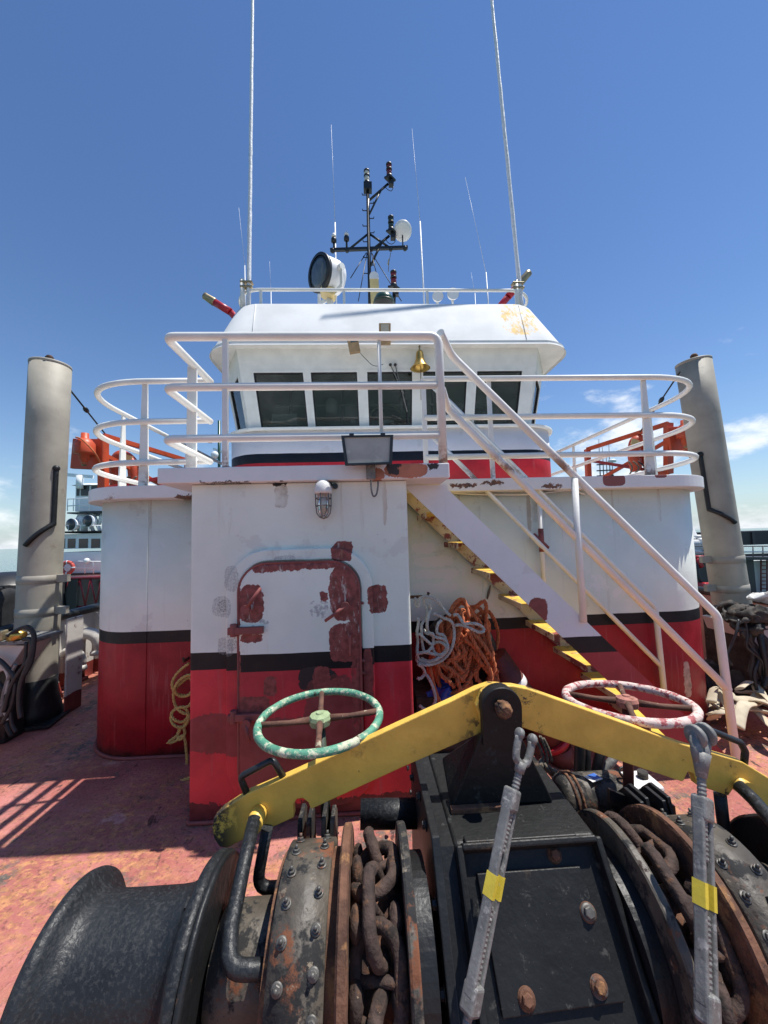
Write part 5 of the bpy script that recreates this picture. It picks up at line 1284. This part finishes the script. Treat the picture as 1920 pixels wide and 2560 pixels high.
# round black bollard beyond the rail, and a tyre fender outboard
bo = thing('bollard', 'black round-topped bollard with chain at the far left', 'bollard', W(18, 1560, Y=5.4))
p = W(14, 1462, Y=5.4); MB().lathe([(.36, -1.3), (.36, -.10), (.40, -.06)], p+V((0, 0, -.05)), n=30).build('barrel', 'black_paint', bo)
MB().lathe([(.42, -.07), (.43, 0.0), (.40, .03), (.30, .12), (.12, .17), (0, .175)], p, n=30).build('cap', 'black_steel', bo)
MB().tube(spline([p+V((.36, -.2, -.15)), p+V((.20, -.42, -.35)), p+V((-.05, -.46, -.6)), p+V((-.1, -.46, -.9))], 6), .022, 8).build('chain', 'chain_rust', bo)
p = W(-12, 1556, Y=4.5); ty = thing('tyre_fender', 'worn black tyre fender hanging over the left bulwark', 'tyre', p)
MB().lathe([(.20, -.12), (.30, -.14), (.37, -.11), (.39, 0), (.37, .11), (.30, .14), (.20, .12)], p, ax=(1, .25, 0), n=36).build('carcass', 'rubber', ty)
axt = V((1, .25, 0)).normalized(); u_ = axt.cross(V((0, 0, 1))).normalized()
tm = None
for i in range(28):
    a = 2*math.pi*i/28; rdn = u_*math.cos(a)+V((0, 0, 1))*math.sin(a); tn = axt.cross(rdn)
    Mx = Matrix((axt, tn, rdn)).transposed()
    for s_ in (-1, 1): MB().cbox(p+rdn*.385+axt*s_*.055+tn*(.02 if s_ > 0 else 0), (.085, .055, .035), Mx).build('tread_block', 'rubber', ty)

# ------------------------------------------------------------------ right side: gear heap, canvas hose
gh = thing('gear_heap', 'dark heap of old tarpaulin and lines on a rusty locker at right', 'heap', (3.45, 3.7, 0))
q = [W(x, y, Y=3.75) for x, y in ((1862, 1562), (2000, 1545), (2000, 1625), (1895, 1640))]
MB().prism(q, (0, .5, 0)).build('locker_top', 'bulwark_white', gh, bevel=.01, fix=True)
MB().box((3.32, 3.8, 0), (3.9, 4.3, .92)).build('locker', 'junk', gh, bevel=.02)
rg = random.Random(21)
for k in range(16):
    c = W(rg.uniform(1850, 1960), rg.uniform(1528, 1566), Y=3.75+rg.uniform(-.1, .3)); m_ = MB()
    m_.ball(c, rg.uniform(.07, .15), 26, (1.5, 1.1, rg.uniform(.35, .7)), Matrix.Rotation(rg.uniform(-.6, .6), 3, 'Y') @ Matrix.Rotation(rg.uniform(0, 3), 3, 'Z'))
    m_.lump(.07, 9, k); m_.build('bundle', rg.choice(['junk', 'junk', 'rubber', 'rope_old']), gh)
for k in range(12):
    a = W(rg.uniform(1835, 1920), rg.uniform(1545, 1590), Y=3.66); pts = [a]
    for j in range(4): pts.append(pts[-1]+V((rg.uniform(-.08, .12), rg.uniform(-.03, .02), -rg.uniform(.07, .16))))
    MB().tube(spline(pts, 5), rg.uniform(.01, .022), 7).build('hanging_line', rg.choice(['junk', 'hose_black', 'hose_black']), gh)
m_ = MB(); c = W(1918, 1494, Y=3.9); m_.ball(c, .12, 40, (1.5, 1, .4)); m_.lump(.06, 9, 3.3); m_.build('white_sack', 'plastic_white', gh)
tr_c = W(1890, 1740, Z=0)
for k in range(5):
    c = V((3.05+.2*k+rg.uniform(-.05, .05), 4.0+rg.uniform(-.1, .25), .14)); m_ = MB(); m_.ball(c, .2, 28, (1, .9, .8)); m_.lump(.10, 7, k); m_.build('bundle', 'junk', gh)
MB().tube([W(1895, 1560, Y=3.6), W(1915, 1660, Y=3.6), W(1925, 1760, Y=3.6)], .022, 8).build('hanging_line', 'hose_black', gh)

def ribbon(pts, w_, th, roll=0.0):
    """flat hose along a path"""
    pts = spline(pts, 7); rows = []
    for i, p in enumerate(pts):
        tg = (pts[min(i+1, len(pts)-1)]-pts[max(i-1, 0)]).normalized()
        sd = tg.cross(V((0, 0, 1)))
        sd = sd.normalized() if sd.length > .05 else V((1, 0, 0))
        sd = (sd+V((0, 0, .5*math.sin(i*.21+roll)))).normalized(); up_ = sd.cross(tg).normalized()
        rows.append([p+sd*w_/2*math.cos(q*math.pi/6)+up_*th*math.sin(q*math.pi/6) for q in range(12)])
    return MB().loft(rows, cap=True, smooth=True)
fh = thing('canvas_hose', 'pile of flattened beige canvas fire hose on the deck at right', 'hose', (2.9, 3.5, 0))
rg = random.Random(8)
runs = [((1782, 1800), (1800, 1755), (1850, 1730), (1915, 1760), (1990, 1800)), ((1776, 1775), (1815, 1790), (1870, 1745), (1930, 1730), (1990, 1745)), ((1780, 1812), (1822, 1772), (1862, 1768), (1890, 1800), (1935, 1832), (1990, 1850)),
        ((1785, 1742), (1812, 1748), (1850, 1790), (1905, 1800), (1970, 1790)), ((1840, 1722), (1880, 1735), (1920, 1770), (1980, 1830)), ((1778, 1790), (1800, 1806), (1838, 1798), (1868, 1760), (1900, 1745)), ((1778, 1760), (1790, 1745), (1815, 1758), (1832, 1780), (1812, 1805), (1786, 1798)), ((1850, 1742), (1880, 1722), (1905, 1738), (1890, 1772), (1862, 1790), (1845, 1815)), ((1800, 1735), (1840, 1748), (1880, 1748), (1930, 1790), (1980, 1810))]
for i, rn in enumerate(runs):
    pts = []
    for j, (x, y) in enumerate(rn):
        p = W(x, y, Z=.03+.028*i); pts.append(p+V((0, 0, .06*math.sin(j*1.9+i)+.035)))
    ribbon(pts, .085, .012, i*1.1).build('hose_run', 'canvas', fh)

# ------------------------------------------------------------------ ropes
def rope(path, r, mat, name, parent, pitch=7.0):
    """three-strand laid rope along a path"""
    pts = spline(path, 8); out = [pts[0]]
    for i in range(1, len(pts)):
        while (pts[i]-out[-1]).length > r*1.3: out.append(out[-1]+(pts[i]-out[-1]).normalized()*r*1.3)
    n = len(out)
    if n < 3: return
    m_ = MB(); nrm = None; fr = []
    for i in range(n):
        tg = (out[min(i+1, n-1)]-out[max(i-1, 0)])
        tg = tg.normalized() if tg.length > 1e-8 else V((0, 0, 1))
        nrm = tg.orthogonal().normalized() if nrm is None else (nrm-tg*nrm.dot(tg)).normalized()
        fr.append((nrm.copy(), tg.cross(nrm)))
    for k in range(3):
        a0 = 2*math.pi*k/3; q = []
        for i in range(n):
            a = a0+i*1.3/pitch*2*math.pi; q.append(out[i]+(fr[i][0]*math.cos(a)+fr[i][1]*math.sin(a))*r*.58)
        m_.tube(q, r*.50, 6)
    m_.build(name, mat, parent)
def loops(cx, cy, rx, ry, Y, n, jit, rg_, dy=.0, turn=0):
    pts = []
    for i in range(n*9):
        a = 2*math.pi*i/9+turn; f = 1+rg_.uniform(-jit, jit)
        pts.append(W(cx+rx*f*math.cos(a)+rg_.uniform(-jit, jit)*rx*.6, cy+ry*f*math.sin(a)+rg_.uniform(-jit, jit)*ry*.5, Y=Y+dy*i/(n*9)+rg_.uniform(-.03, .03)))
    return pts
# yellow line hung between deckhouse and companionway
yr = thing('yellow_line', 'tangled yellow rope hanging on the red wall left of the companionway', 'rope', W(470, 1650, Y=3.36))
Z3 = lambda x, y: (x*.3376, 1400+y*.3376)
RY_ = 3.37
path = [Z3(*p) for p in ((1400, 765), (1320, 830), (1275, 910), (1300, 985), (1390, 1000), (1440, 930), (1420, 850), (1340, 880), (1290, 960), (1340, 1010), (1420, 980), (1410, 870), (1330, 920), (1285, 985), (1300, 1080), (1350, 1130), (1400, 1150), (1370, 1230), (1300, 1230), (1265, 1170), (1300, 1100), (1370, 1095), (1395, 1150), (1350, 1200), (1290, 1180), (1270, 1130), (1330, 1090), (1400, 1080), (1440, 1000), (1430, 1100), (1380, 1200), (1320, 1270), (1330, 1330), (1370, 1290), (1350, 1230), (1310, 1300), (1240, 1355), (1300, 1340), (1360, 1300), (1380, 1420), (1380, 1530), (1330, 1620), (1240, 1705), (1270, 1690), (1330, 1640), (1440, 1605))]
rg = random.Random(4)
pts = []
for i, (x, y) in enumerate(path):
    p = W(x, y, Y=RY_-.02-.05*rg.random())
    if i > len(path)-7: f = (i-(len(path)-7))/6; p = W(x, y, Y=RY_-.05).lerp(W(x, y, Z=.015), min(1, f*1.0))
    pts.append(p)
rope(pts, .012, 'rope_yellow', 'rope', yr)
p = W(468, 1648, Y=3.40); MB().tube([(p.x, 3.43, p.z), (p.x, 3.34, p.z), (p.x, 3.33, p.z+.03)], .012, 8).build('hook', 'rust', yr)
# orange hawser heap and white rope coil right of the companionway
Z5 = lambda x, y: (1000+x*.1929, 1460+y*.1929)
oh = thing('orange_hawser', 'big heap of orange rope between companionway and stairs', 'rope', (.15, 3.1, 0))
rg = random.Random(9)
for k in range(13):
    cx, cy = Z5(rg.uniform(520, 1000), rg.uniform(640, 1080))
    rope(loops(cx, cy, rg.uniform(30, 66), rg.uniform(55, 95), 2.96+.028*k, 2, .25, rg, .05, rg.uniform(0, 6)), .0165, 'rope_orange', 'rope_turn', oh)
for k in range(26):
    x, y = rg.uniform(420, 1130), rg.uniform(440, 800)
    pth = [(x, y)]
    for j in range(5): x += rg.uniform(-130, 150); y += rg.uniform(50, 180); pth.append((max(330, min(1290, x)), min(1340, y)))
    rope([W(*Z5(*q), Y=2.93+.02*(k % 6)+rg.uniform(-.02, .02)) for q in pth], .0165, 'rope_orange', 'rope_turn', oh)
for pth in (((380, 1060), (400, 1150), (430, 1290), (480, 1450), (530, 1560), (560, 1700)), ((740, 1230), (770, 1330), (800, 1420), (830, 1560)), ((860, 600), (900, 640), (980, 800), (1100, 980), (1180, 1150), (1180, 1290)), ((650, 430), (740, 410), (800, 520), (760, 640), (740, 760))):
    rope([W(*Z5(*q), Y=2.90) for q in pth], .0155, 'rope_orange', 'rope_turn', oh)
# the core the rope is thrown over
m_ = MB(); a = W(*Z5(760, 950), Y=3.24); m_.ball(a, .27, 20, (1.25, .4, 1.4)); m_.build('inner_turns', 'junk', oh)
wc = thing('white_rope_coil', 'grey white rope coil hanging on the right corner of the companionway', 'rope', W(1060, 1500, Y=2.85))
rg = random.Random(14)
for pth in (((300, 150), (320, 250), (360, 350), (340, 450), (280, 520), (280, 640), (290, 780), (320, 880), (400, 900), (500, 930)),
            ((380, 250), (390, 340), (360, 450), (350, 560), (380, 640), (470, 690), (570, 720), (610, 800), (560, 900), (470, 980), (340, 1010), (250, 980), (220, 900), (230, 750), (220, 620), (240, 500), (230, 420)),
            ((440, 380), (560, 440), (660, 480), (700, 580), (700, 720), (660, 850), (580, 960), (460, 1030), (330, 1050), (240, 1020), (215, 960), (240, 900), (370, 870), (440, 770), (520, 750), (590, 800), (600, 870), (520, 920), (440, 880), (420, 800)),
            ((700, 400), (760, 410), (830, 520), (900, 510), (1000, 520), (1080, 570), (1080, 620), (1000, 620), (900, 570), (780, 530), (700, 540)),
            ((540, 470), (490, 520), (480, 640), (560, 660), (600, 740), (620, 830), (580, 900), (480, 970), (360, 1000), (270, 960)),
            ((250, 640), (330, 720), (420, 790), (430, 700), (420, 640), (340, 640), (290, 560)),
            ((300, 160), (380, 170), (480, 220), (560, 320), (640, 400), (680, 410)),
            ((200, 180), (200, 260), (240, 300), (250, 200), (290, 160)), ((230, 1040), (290, 1080), (320, 1160), (260, 1230), (210, 1210)), ((330, 1160), (390, 1250), (440, 1380), (460, 1500), (420, 1590), (330, 1630), (240, 1560))):
    rope([W(*Z5(*q), Y=2.82+rg.uniform(-.02, .03)) for q in pth], .0115, 'rope_white', 'rope_turn', wc)
p = W(1048, 1492, Y=2.86); MB().tube([(TX1, 2.86, p.z), (p.x+.06, 2.86, p.z), (p.x+.07, 2.85, p.z+.03)], .012, 8).build('hook', 'rust', wc)
# reddish standpipe and blue sack half hidden there
sp = thing('standpipe', 'dark red leaning standpipe with worn paint under the stairs', 'pipe', W(1380, 1880, Y=3.05))
a, b = W(1238, 1640, Y=3.1), W(1395, 1865, Y=3.05)
MB().tube([a, b], .10, 20).build('barrel', 'stem_red', sp); MB().lathe([(.13, 0), (.13, .04), (.10, .045)], a.lerp(b, .92), (b-a), 20).build('collar', 'red_paint', sp)
MB().tube([b, (b.x+.04, b.y, 0)], .10, 16).build('foot', 'stem_red', sp)
MB().lathe([(.1015, 0), (.103, .003), (.103, .05), (.1015, .053)], a.lerp(b, .28), (b-a), 20).build('paint_ring', 'plastic_white', sp)
bs = thing('blue_sack', 'crumpled blue plastic sack under the orange rope', 'sack', W(1110, 1780, Y=3.0))
m_ = MB(); rg = random.Random(2); a = W(1112, 1765, Y=3.02); m_.ball(a, .13, 32, (1, .7, 1.3)); m_.lump(.07, 11, 1); m_.build('bag', 'tarp_blue', bs)
m_ = MB(); m_.tube([a+V((0, 0, .14)), a+V((.02, 0, .2))], [.03, .05], 8); m_.build('neck', 'tarp_blue', bs)
rc = thing('rope_crate', 'dark crate under the coiled ropes beside the companionway', 'crate', (.0, 3.1, 0))
for i in range(4): MB().box((-.2, 2.98, .04+.14*i), (.42, 3.0, .15+.14*i)).build('slat', 'junk', rc, bevel=.004)
MB().box((-.2, 3.0, 0), (.42, 3.38, .58)).build('box', 'junk', rc)
# white plastic canister by the motor
wb = thing('plastic_canister', 'white plastic canister standing on the deck behind the red spindle', 'canister', (.78, 2.0, 0))
p = W(1592, 1966, Y=1.98); MB().box((p.x-.08, 1.92, 0), (p.x+.11, 2.07, p.z+.03)).build('can', 'plastic_white', wb, bevel=.02, seg=3)
MB().tube([(p.x+.05, 2.0, p.z+.03), (p.x+.05, 2.0, p.z+.06)], .025, 12).build('lid', 'junk', wb)
# grey frayed hawser behind the casing
fr_ = thing('frayed_line', 'frayed grey line draped behind the windlass casing', 'rope', W(1400, 1930, Y=2.0))
for k, pth in enumerate((((1348, 1905), (1372, 1925), (1402, 1940), (1440, 1952)), ((1340, 1850), (1352, 1875), (1358, 1905), (1345, 1930)), ((1350, 1840), (1362, 1870), (1368, 1900), (1360, 1925)), ((1358, 1845), (1372, 1875), (1380, 1905)))):
    rope([W(*q, Y=1.98) for q in pth], .02 if k == 0 else .008, 'rope_old', 'strand', fr_)
MB().tube(spline([W(1440, 1952, Y=1.98), V((.55, 2.05, .35)), V((.5, 2.1, .02)), V((.9, 2.2, .02))], 6), .02, 8).build('strand', 'rope_old', fr_)
# ------------------------------------------------------------------ beyond the ship, left: another tug and a crane boom
TY = 27.0
def TP(px, py, Y=TY): return W(px, py, Y=Y)
ZT = lambda x, y: (60+x*.2713, 1040+y*.2713)
tg = thing('neighbour_tug', 'white tugboat with upper pilot tower moored in the background at left', 'tug', TP(200, 1505))
def tb(x0, y0, x1, y1, name, mat, dy=0.0, depth=3.0, parent=tg, bev=0):
    a, b = TP(x0, y1, TY+dy), TP(x1, y0, TY+dy); return MB().box((a.x, TY+dy, a.z), (b.x, TY+dy+depth, b.z)).build(name, mat, parent, bevel=bev)
hz = -2.3
a, b = TP(40, 1440), TP(620, 1440)
MB().prism([(a.x-2, TY-1.2, hz), (b.x+3, TY-1.2, hz), (b.x+3, TY-1.2, -.55), (a.x-3, TY-1.2, -.2)], (0, 7, 0)).build('hull', 'tug_orange', tg, fix=True)
MB().prism([(a.x-3, TY-1.25, -.35), (b.x+3, TY-1.25, -.75), (b.x+3, TY-1.25, -.50), (a.x-3, TY-1.25, -.1)], (0, .06, 0)).build('rubbing_strake', 'tug_dark', tg, fix=True)
tb(100, 1374, 420, 1450, 'lower_house', 'tug_white', -.3, 5); tb(112, 1329, 400, 1374, 'wheelhouse', 'tug_white', .0, 4)
tb(100, 1324, 410, 1330, 'wheelhouse_roof', 'tug_dark', -.4, 5)
tb(100, 1431, 420, 1436, 'deck_edge', 'tug_dark', -.45, .1)
for (x0, x1) in ((283, 303), (320, 377), (400, 473), (503, 588), (617, 700), (726, 790), (820, 880)):
    p0, p1 = ZT(x0, 1130), ZT(x1, 1218); w_ = tb(p0[0], p0[1], p1[0], p1[1], 'window', 'tug_glass', -.03, .05)
    q = tb(p0[0]-1, p1[1], p1[0]+1, p1[1]+1.4, 'sill', 'tug_white', -.06, .08, w_)
p0, p1 = ZT(470, 640), ZT(760, 880); tb(p0[0], p0[1], p1[0], p1[1], 'pilot_tower', 'tug_white', .2, 2.6)
p0, p1 = ZT(440, 605), ZT(790, 640); a, b = TP(p0[0], p1[1]), TP(p1[0], p0[1])
MB().loft([[V((a.x, TY-.1, a.z)), V((b.x, TY-.1, a.z)), V((b.x, TY+3.2, a.z)), V((a.x, TY+3.2, a.z))], [V((a.x+.7, TY+.5, b.z)), V((b.x-.5, TY+.5, b.z)), V((b.x-.5, TY+2.6, b.z)), V((a.x+.7, TY+2.6, b.z))]], cap=True).build('tower_roof', 'tug_white', tg, fix=True)
for (x0, x1) in ((482, 508), (522, 597), (616, 690)):
    p0, p1 = ZT(x0, 643), ZT(x1, 735); tb(p0[0], p0[1], p1[0], p1[1], 'window', 'tug_glass', .15, .06)
p0, p1 = ZT(396, 878), ZT(800, 900); tb(p0[0], p0[1], p1[0], p1[1], 'tower_platform', 'tug_dark', -.5, 3.6)
for (a, b) in (((520, 900), (440, 1055)), ((560, 900), (640, 1060)), ((545, 900), (540, 1060)), ((640, 900), (700, 1060)), ((720, 900), (690, 1000))):
    MB().tube([TP(*ZT(*a)), TP(*ZT(*b))], .12 if a[0] != 545 else .3, 8).build('tower_leg', 'tug_white', tg)
for (x, y) in ((430, 1000), (585, 968)):
    p = TP(*ZT(x, y), TY-.6); MB().lathe([(.42, .0), (.40, .3), (.25, .5), (0, .55)], p, ax=(.25, 1, 0), n=20).build('searchlight', 'tug_white', tg)
    MB().lathe([(.40, -.01), (.36, .03), (0, .035)], p+V((-.005, -.02, 0)), ax=(-.25, -1, 0), n=20).build('searchlight_glass', 'tug_glass', tg)
def trail(pts, r=.035, mat='tug_white', Y=TY-.6, nm='railing'): MB().tube([TP(*ZT(*p), Y) for p in pts], r, 6).build(nm, mat, tg)
trail(((300, 1010), (520, 1005), (750, 1012))); trail(((400, 765), (600, 757), (700, 757))); trail(((400, 830), (600, 815), (700, 815)))
for x in (400, 455, 510, 600): trail(((x, 765), (x, 875)), .03)
for x in (300, 410, 520, 600, 680, 745): trail(((x, 1010), (x, 1060)), .03)
trail(((272, 1345), (440, 1338), (725, 1342)), .035); trail(((272, 1400), (640, 1402)), .03)
for x in (272, 345, 440, 560, 640): trail(((x, 1342), (x, 1450)), .03)
MB().bar(TP(*ZT(362, 538)), TP(*ZT(640, 562)), .12, .22).build('radar_scanner', 'tug_white', tg)
p = TP(*ZT(515, 590)); MB().tube([p+V((0, 0, -.6)), p+V((0, 0, .3))], .22, 10).build('radar_base', 'tug_white', tg)
trail(((375, 800), (368, 1000)), .02, 'whip_grey', TY, 'whip')
p = TP(*ZT(580, 1335), TY-.7); MB().ball(p, .2, 10).build('deck_lamp', 'tug_white', tg)
# mast of that tug, seen behind the platform railing
p0, p1 = TP(548, 1180, 29), TP(548, 1052, 29)
MB().tube([p0+V((0, 0, -4)), p1], .11, 8).build('mast', 'dome_green', tg); MB().bar(TP(533, 1122, 29), TP(562, 1132, 29), .1, .15).build('mast_scanner', 'tug_white', tg)
MB().ball(TP(538, 1138, 29), .32, 12).build('mast_dome', 'tug_white', tg); MB().bar(TP(525, 1150, 29), TP(566, 1160, 29), .15, .12).build('mast_arm', 'tug_white', tg)
MB().prism([TP(518, 1098, 29), TP(530, 1098, 29), TP(530, 1108, 29), TP(518, 1107, 29)], (0, .03, 0)).build('flag', 'boom_red', tg)
lb = thing('lifebuoy', 'red and white lifebuoy on the railing of the background tug', 'lifebuoy', TP(168, 1420, TY-1.0))
c = TP(*ZT(400, 1397), TY-.95); rL = 12.5*TY/945
for k in range(8):
    MB().tube(arc(c, rL, 2*math.pi*k/8+.02, 2*math.pi*(k+1)/8-.02, 6, (1, 0, 0), (0, 0, 1)), .115, 8).build('segment', 'lifebuoy_red' if k % 2 else 'lifebuoy_red', lb)
for k in range(4): MB().tube(arc(c, rL, math.pi/2*k-.09, math.pi/2*k+.09, 3, (1, 0, 0), (0, 0, 1)), .122, 8).build('white_band', 'tug_white', lb)
# red lattice crane boom laid across, with its black end buffer
CB = 12.0
cb = thing('crane_boom', 'dark red lattice crane boom lying behind the left bulwark', 'crane boom', W(200, 1520, Y=CB))
Zb = lambda x, y: (x*.3376, 1400+y*.3376)
def bp(x, y, d=0): return W(*Zb(x, y), Y=CB+d)
ends = {}
for d in (0, .9):
    MB().tube([bp(440, 140, d), bp(1300, 110, d)], .045, 8).build('chord', 'boom_red', cb); MB().tube([bp(440, 362, d), bp(1300, 300, d)], .05, 8).build('chord', 'boom_red', cb)
    for i in range(9):
        x0_ = 470+i*80
        MB().tube([bp(x0_, 355-(x0_-440)*.07, d), bp(x0_+42, 140, d)], .024, 6).build('lacing', 'boom_red', cb); MB().tube([bp(x0_+42, 140, d), bp(x0_+82, 350-(x0_-440)*.07, d)], .024, 6).build('lacing', 'boom_red', cb)
MB().prism([bp(510, 150, -.1), bp(570, 140, -.1), bp(560, 370, -.1), bp(500, 378, -.1), (bp(480, 250, -.1))], (0, 1.1, 0)).build('end_buffer', 'black_paint', cb, fix=True)
MB().prism([bp(385, 180, -.2), bp(450, 150, -.2), bp(450, 400, -.2), bp(385, 420, -.2)], (0, 1.0, 0)).build('boom_rest', 'tug_dark', cb, fix=True)
MB().box((bp(430, 0).x, CB, -2.4), (bp(430, 0).x+.5, CB+.8, bp(430, 410).z)).build('boom_rest', 'tug_dark', cb)
MB().box((bp(1250, 0).x, CB, -2.4), (bp(1250, 0).x+.5, CB+.8, bp(1250, 300).z)).build('boom_rest', 'tug_dark', cb)
# ------------------------------------------------------------------ right: barge with tanks, catwalk and long dark hold cover
BYY = 15.0
def bw(x, y, d=0): return W(*ZR(x, y), Y=BYY+d)
bg_ = thing('barge', 'dark barge with white house wall and ladder moored behind the right pipe post', 'barge', (14, BYY, -2.1))
a, b = bw(560, 1660), bw(1900, 1660)
MB().box((a.x-1.0, BYY-1, -2.6), (b.x+8, BYY+9, a.z-.1)).build('hull', 'tug_dark', bg_)
a, b = bw(660, 1360, 3), bw(2300, 1270, 3); MB().box((a.x, BYY+3, a.z-.1), (b.x, BYY+7, W(*ZR(940, 1278), Y=BYY+3).z)).build('hold_cover', 'dark_roof', bg_)
for i in range(12):
    x_ = a.x+(b.x-a.x)*(i+.5)/12; MB().box((x_-.08, BYY+2.93, a.z-.1), (x_+.08, BYY+2.999, W(*ZR(940, 1285), Y=BYY+3).z)).build('cover_rib', 'tug_dark', bg_)
a, b = bw(600, 1660, 2.6), bw(2300, 1380, 2.6); MB().box((a.x, BYY+2.6, a.z-.3), (b.x, BYY+2.9, b.z)).build('coaming_wall', 'dark_roof', bg_)
for i in range(10):
    p = bw(650+i*55, 1500+(i*37) % 90, 1.5); MB().box((p.x-.22, BYY+1.5, a.z-.3), (p.x+.25, BYY+2.1, p.z)).build('deck_gear', ('tug_dark', 'primer', 'tank_white', 'junk')[i % 4], bg_, bevel=.05)
a, b = bw(1018, 1662), bw(1400, 1452); MB().box((a.x, BYY, a.z), (b.x, BYY+2, b.z)).build('house_wall', 'tank_white', bg_)
for x in (1062, 1100): MB().tube([bw(x, 1655, -.1), bw(x, 1455, -.1)], .03, 6).build('ladder_rail', 'primer', bg_)
for i in range(8): MB().tube([bw(1062, 1470+i*24, -.1), bw(1100, 1470+i*24, -.1)], .02, 6).build('ladder_rung', 'primer', bg_)
for (x0_, x1_, y0_, y1_) in ((660, 770, 1470, 1640), (970, 1015, 1455, 1640)):
    a, b = bw(x0_, y1_, -.3), bw(x1_, y0_, -.3); MB().box((a.x, BYY-.3, a.z-.2), (b.x, BYY+1, b.z)).build('dark_block', 'tug_dark', bg_)
for y in (1372, 1408): MB().tube([bw(620, y, -.4), bw(1500, y-2, -.4)], .028, 6).build('catwalk_rail', 'tank_white' if y > 1400 else 'galvanised', bg_)
for i in range(14): MB().tube([bw(640+i*62, 1372, -.4), bw(640+i*62, 1445, -.4)], .025, 6).build('catwalk_post', 'galvanised', bg_)
MB().bar(bw(620, 1447, -.3), bw(1500, 1445, -.3), .8, .12).build('catwalk', 'tug_dark', bg_)
for (x0_, x1_, y0_, y1_, lab) in ((635, 690, 1330, 1430, 'white ribbed tank box left of the right pipe post'), (690, 742, 1318, 1430, 'white rounded tank beside the right pipe post')):
    a, b = bw(x0_, y1_, .5), bw(x1_, y0_, .5); tk = thing('deck_tank', lab, 'tank', ((a.x+b.x)/2, BYY+.5, a.z))
    MB().box((a.x, BYY+.5, a.z), (b.x, BYY+1.4, b.z)).build('shell', 'tank_white', tk, bevel=.12, seg=4)
    for f in (.25, .5, .75): MB().box((a.x-.02, BYY+.46, a.z+(b.z-a.z)*f), (b.x+.02, BYY+.499, a.z+(b.z-a.z)*f+.05)).build('rib', 'tug_white', tk)
    MB().lathe([(.25, 0), (.25, .1), (.18, .15), (0, .16)], ((a.x+b.x)/2, BYY+.9, b.z-.02), n=16).build('hatch', 'tank_white', tk)
p = bw(622, 1290, 2); cn_ = thing('marker_cone', 'white pointed buoy top beside the deckhouse corner at right', 'buoy', p)
MB().lathe([(.5, -1.6), (.45, -.8), (.12, .25), (0, .3)], p, n=16).build('cone', 'tank_white', cn_); MB().lathe([(.52, -1.8), (.54, -1.6), (.5, -1.58)], p, n=16).build('foot_ring', 'tug_dark', cn_)
rm = thing('red_deck_machine', 'red machine partly hidden between deckhouse and right pipe post', 'machine', bw(690, 1640, -.6))
MB().tube([bw(650, 1450, -.6), bw(690, 1500, -.6)], .10, 8).build('arm', 'red_paint', rm); MB().tube([bw(640, 1440, -.6), bw(740, 1442, -.6)], .07, 8).build('top_bar', 'red_paint', rm)
a, b = bw(670, 1640, -.6), bw(720, 1595, -.6); MB().box((a.x, BYY-.9, a.z-.3), (b.x, BYY-.4, b.z)).build('body', 'red_paint', rm, bevel=.08)
MB().tube([bw(655, 1470, -.6), bw(670, 1560, -.6), bw(690, 1620, -.6)], .06, 8).build('hose', 'tug_dark', rm)
# distant rig mast seen over the right boat deck
dm = thing('distant_mast', 'small dark mast cluster with whips far behind the right railing', 'mast', W(1512, 1188, Y=40))
for (x, y0_, y1_) in ((1497, 1196, 1098), (1506, 1196, 1118), (1515, 1196, 1130), (1522, 1196, 1110), (1530, 1196, 1150)):
    MB().tube([W(x, y0_, Y=40)+V((0, 0, -6)), W(x, y1_, Y=40)], [.12, .03], 6).build('whip', 'tug_dark', dm)
for y in (1160, 1175, 1188): MB().bar(W(1492, y+2, Y=40), W(1534, y, Y=40), .12, .12).build('yard', 'tug_dark', dm)
MB().lathe([(.4, -.15), (.45, 0), (.3, .15), (0, .2)], W(1530, 1152, Y=40), n=14).build('dome', 'tug_white', dm)
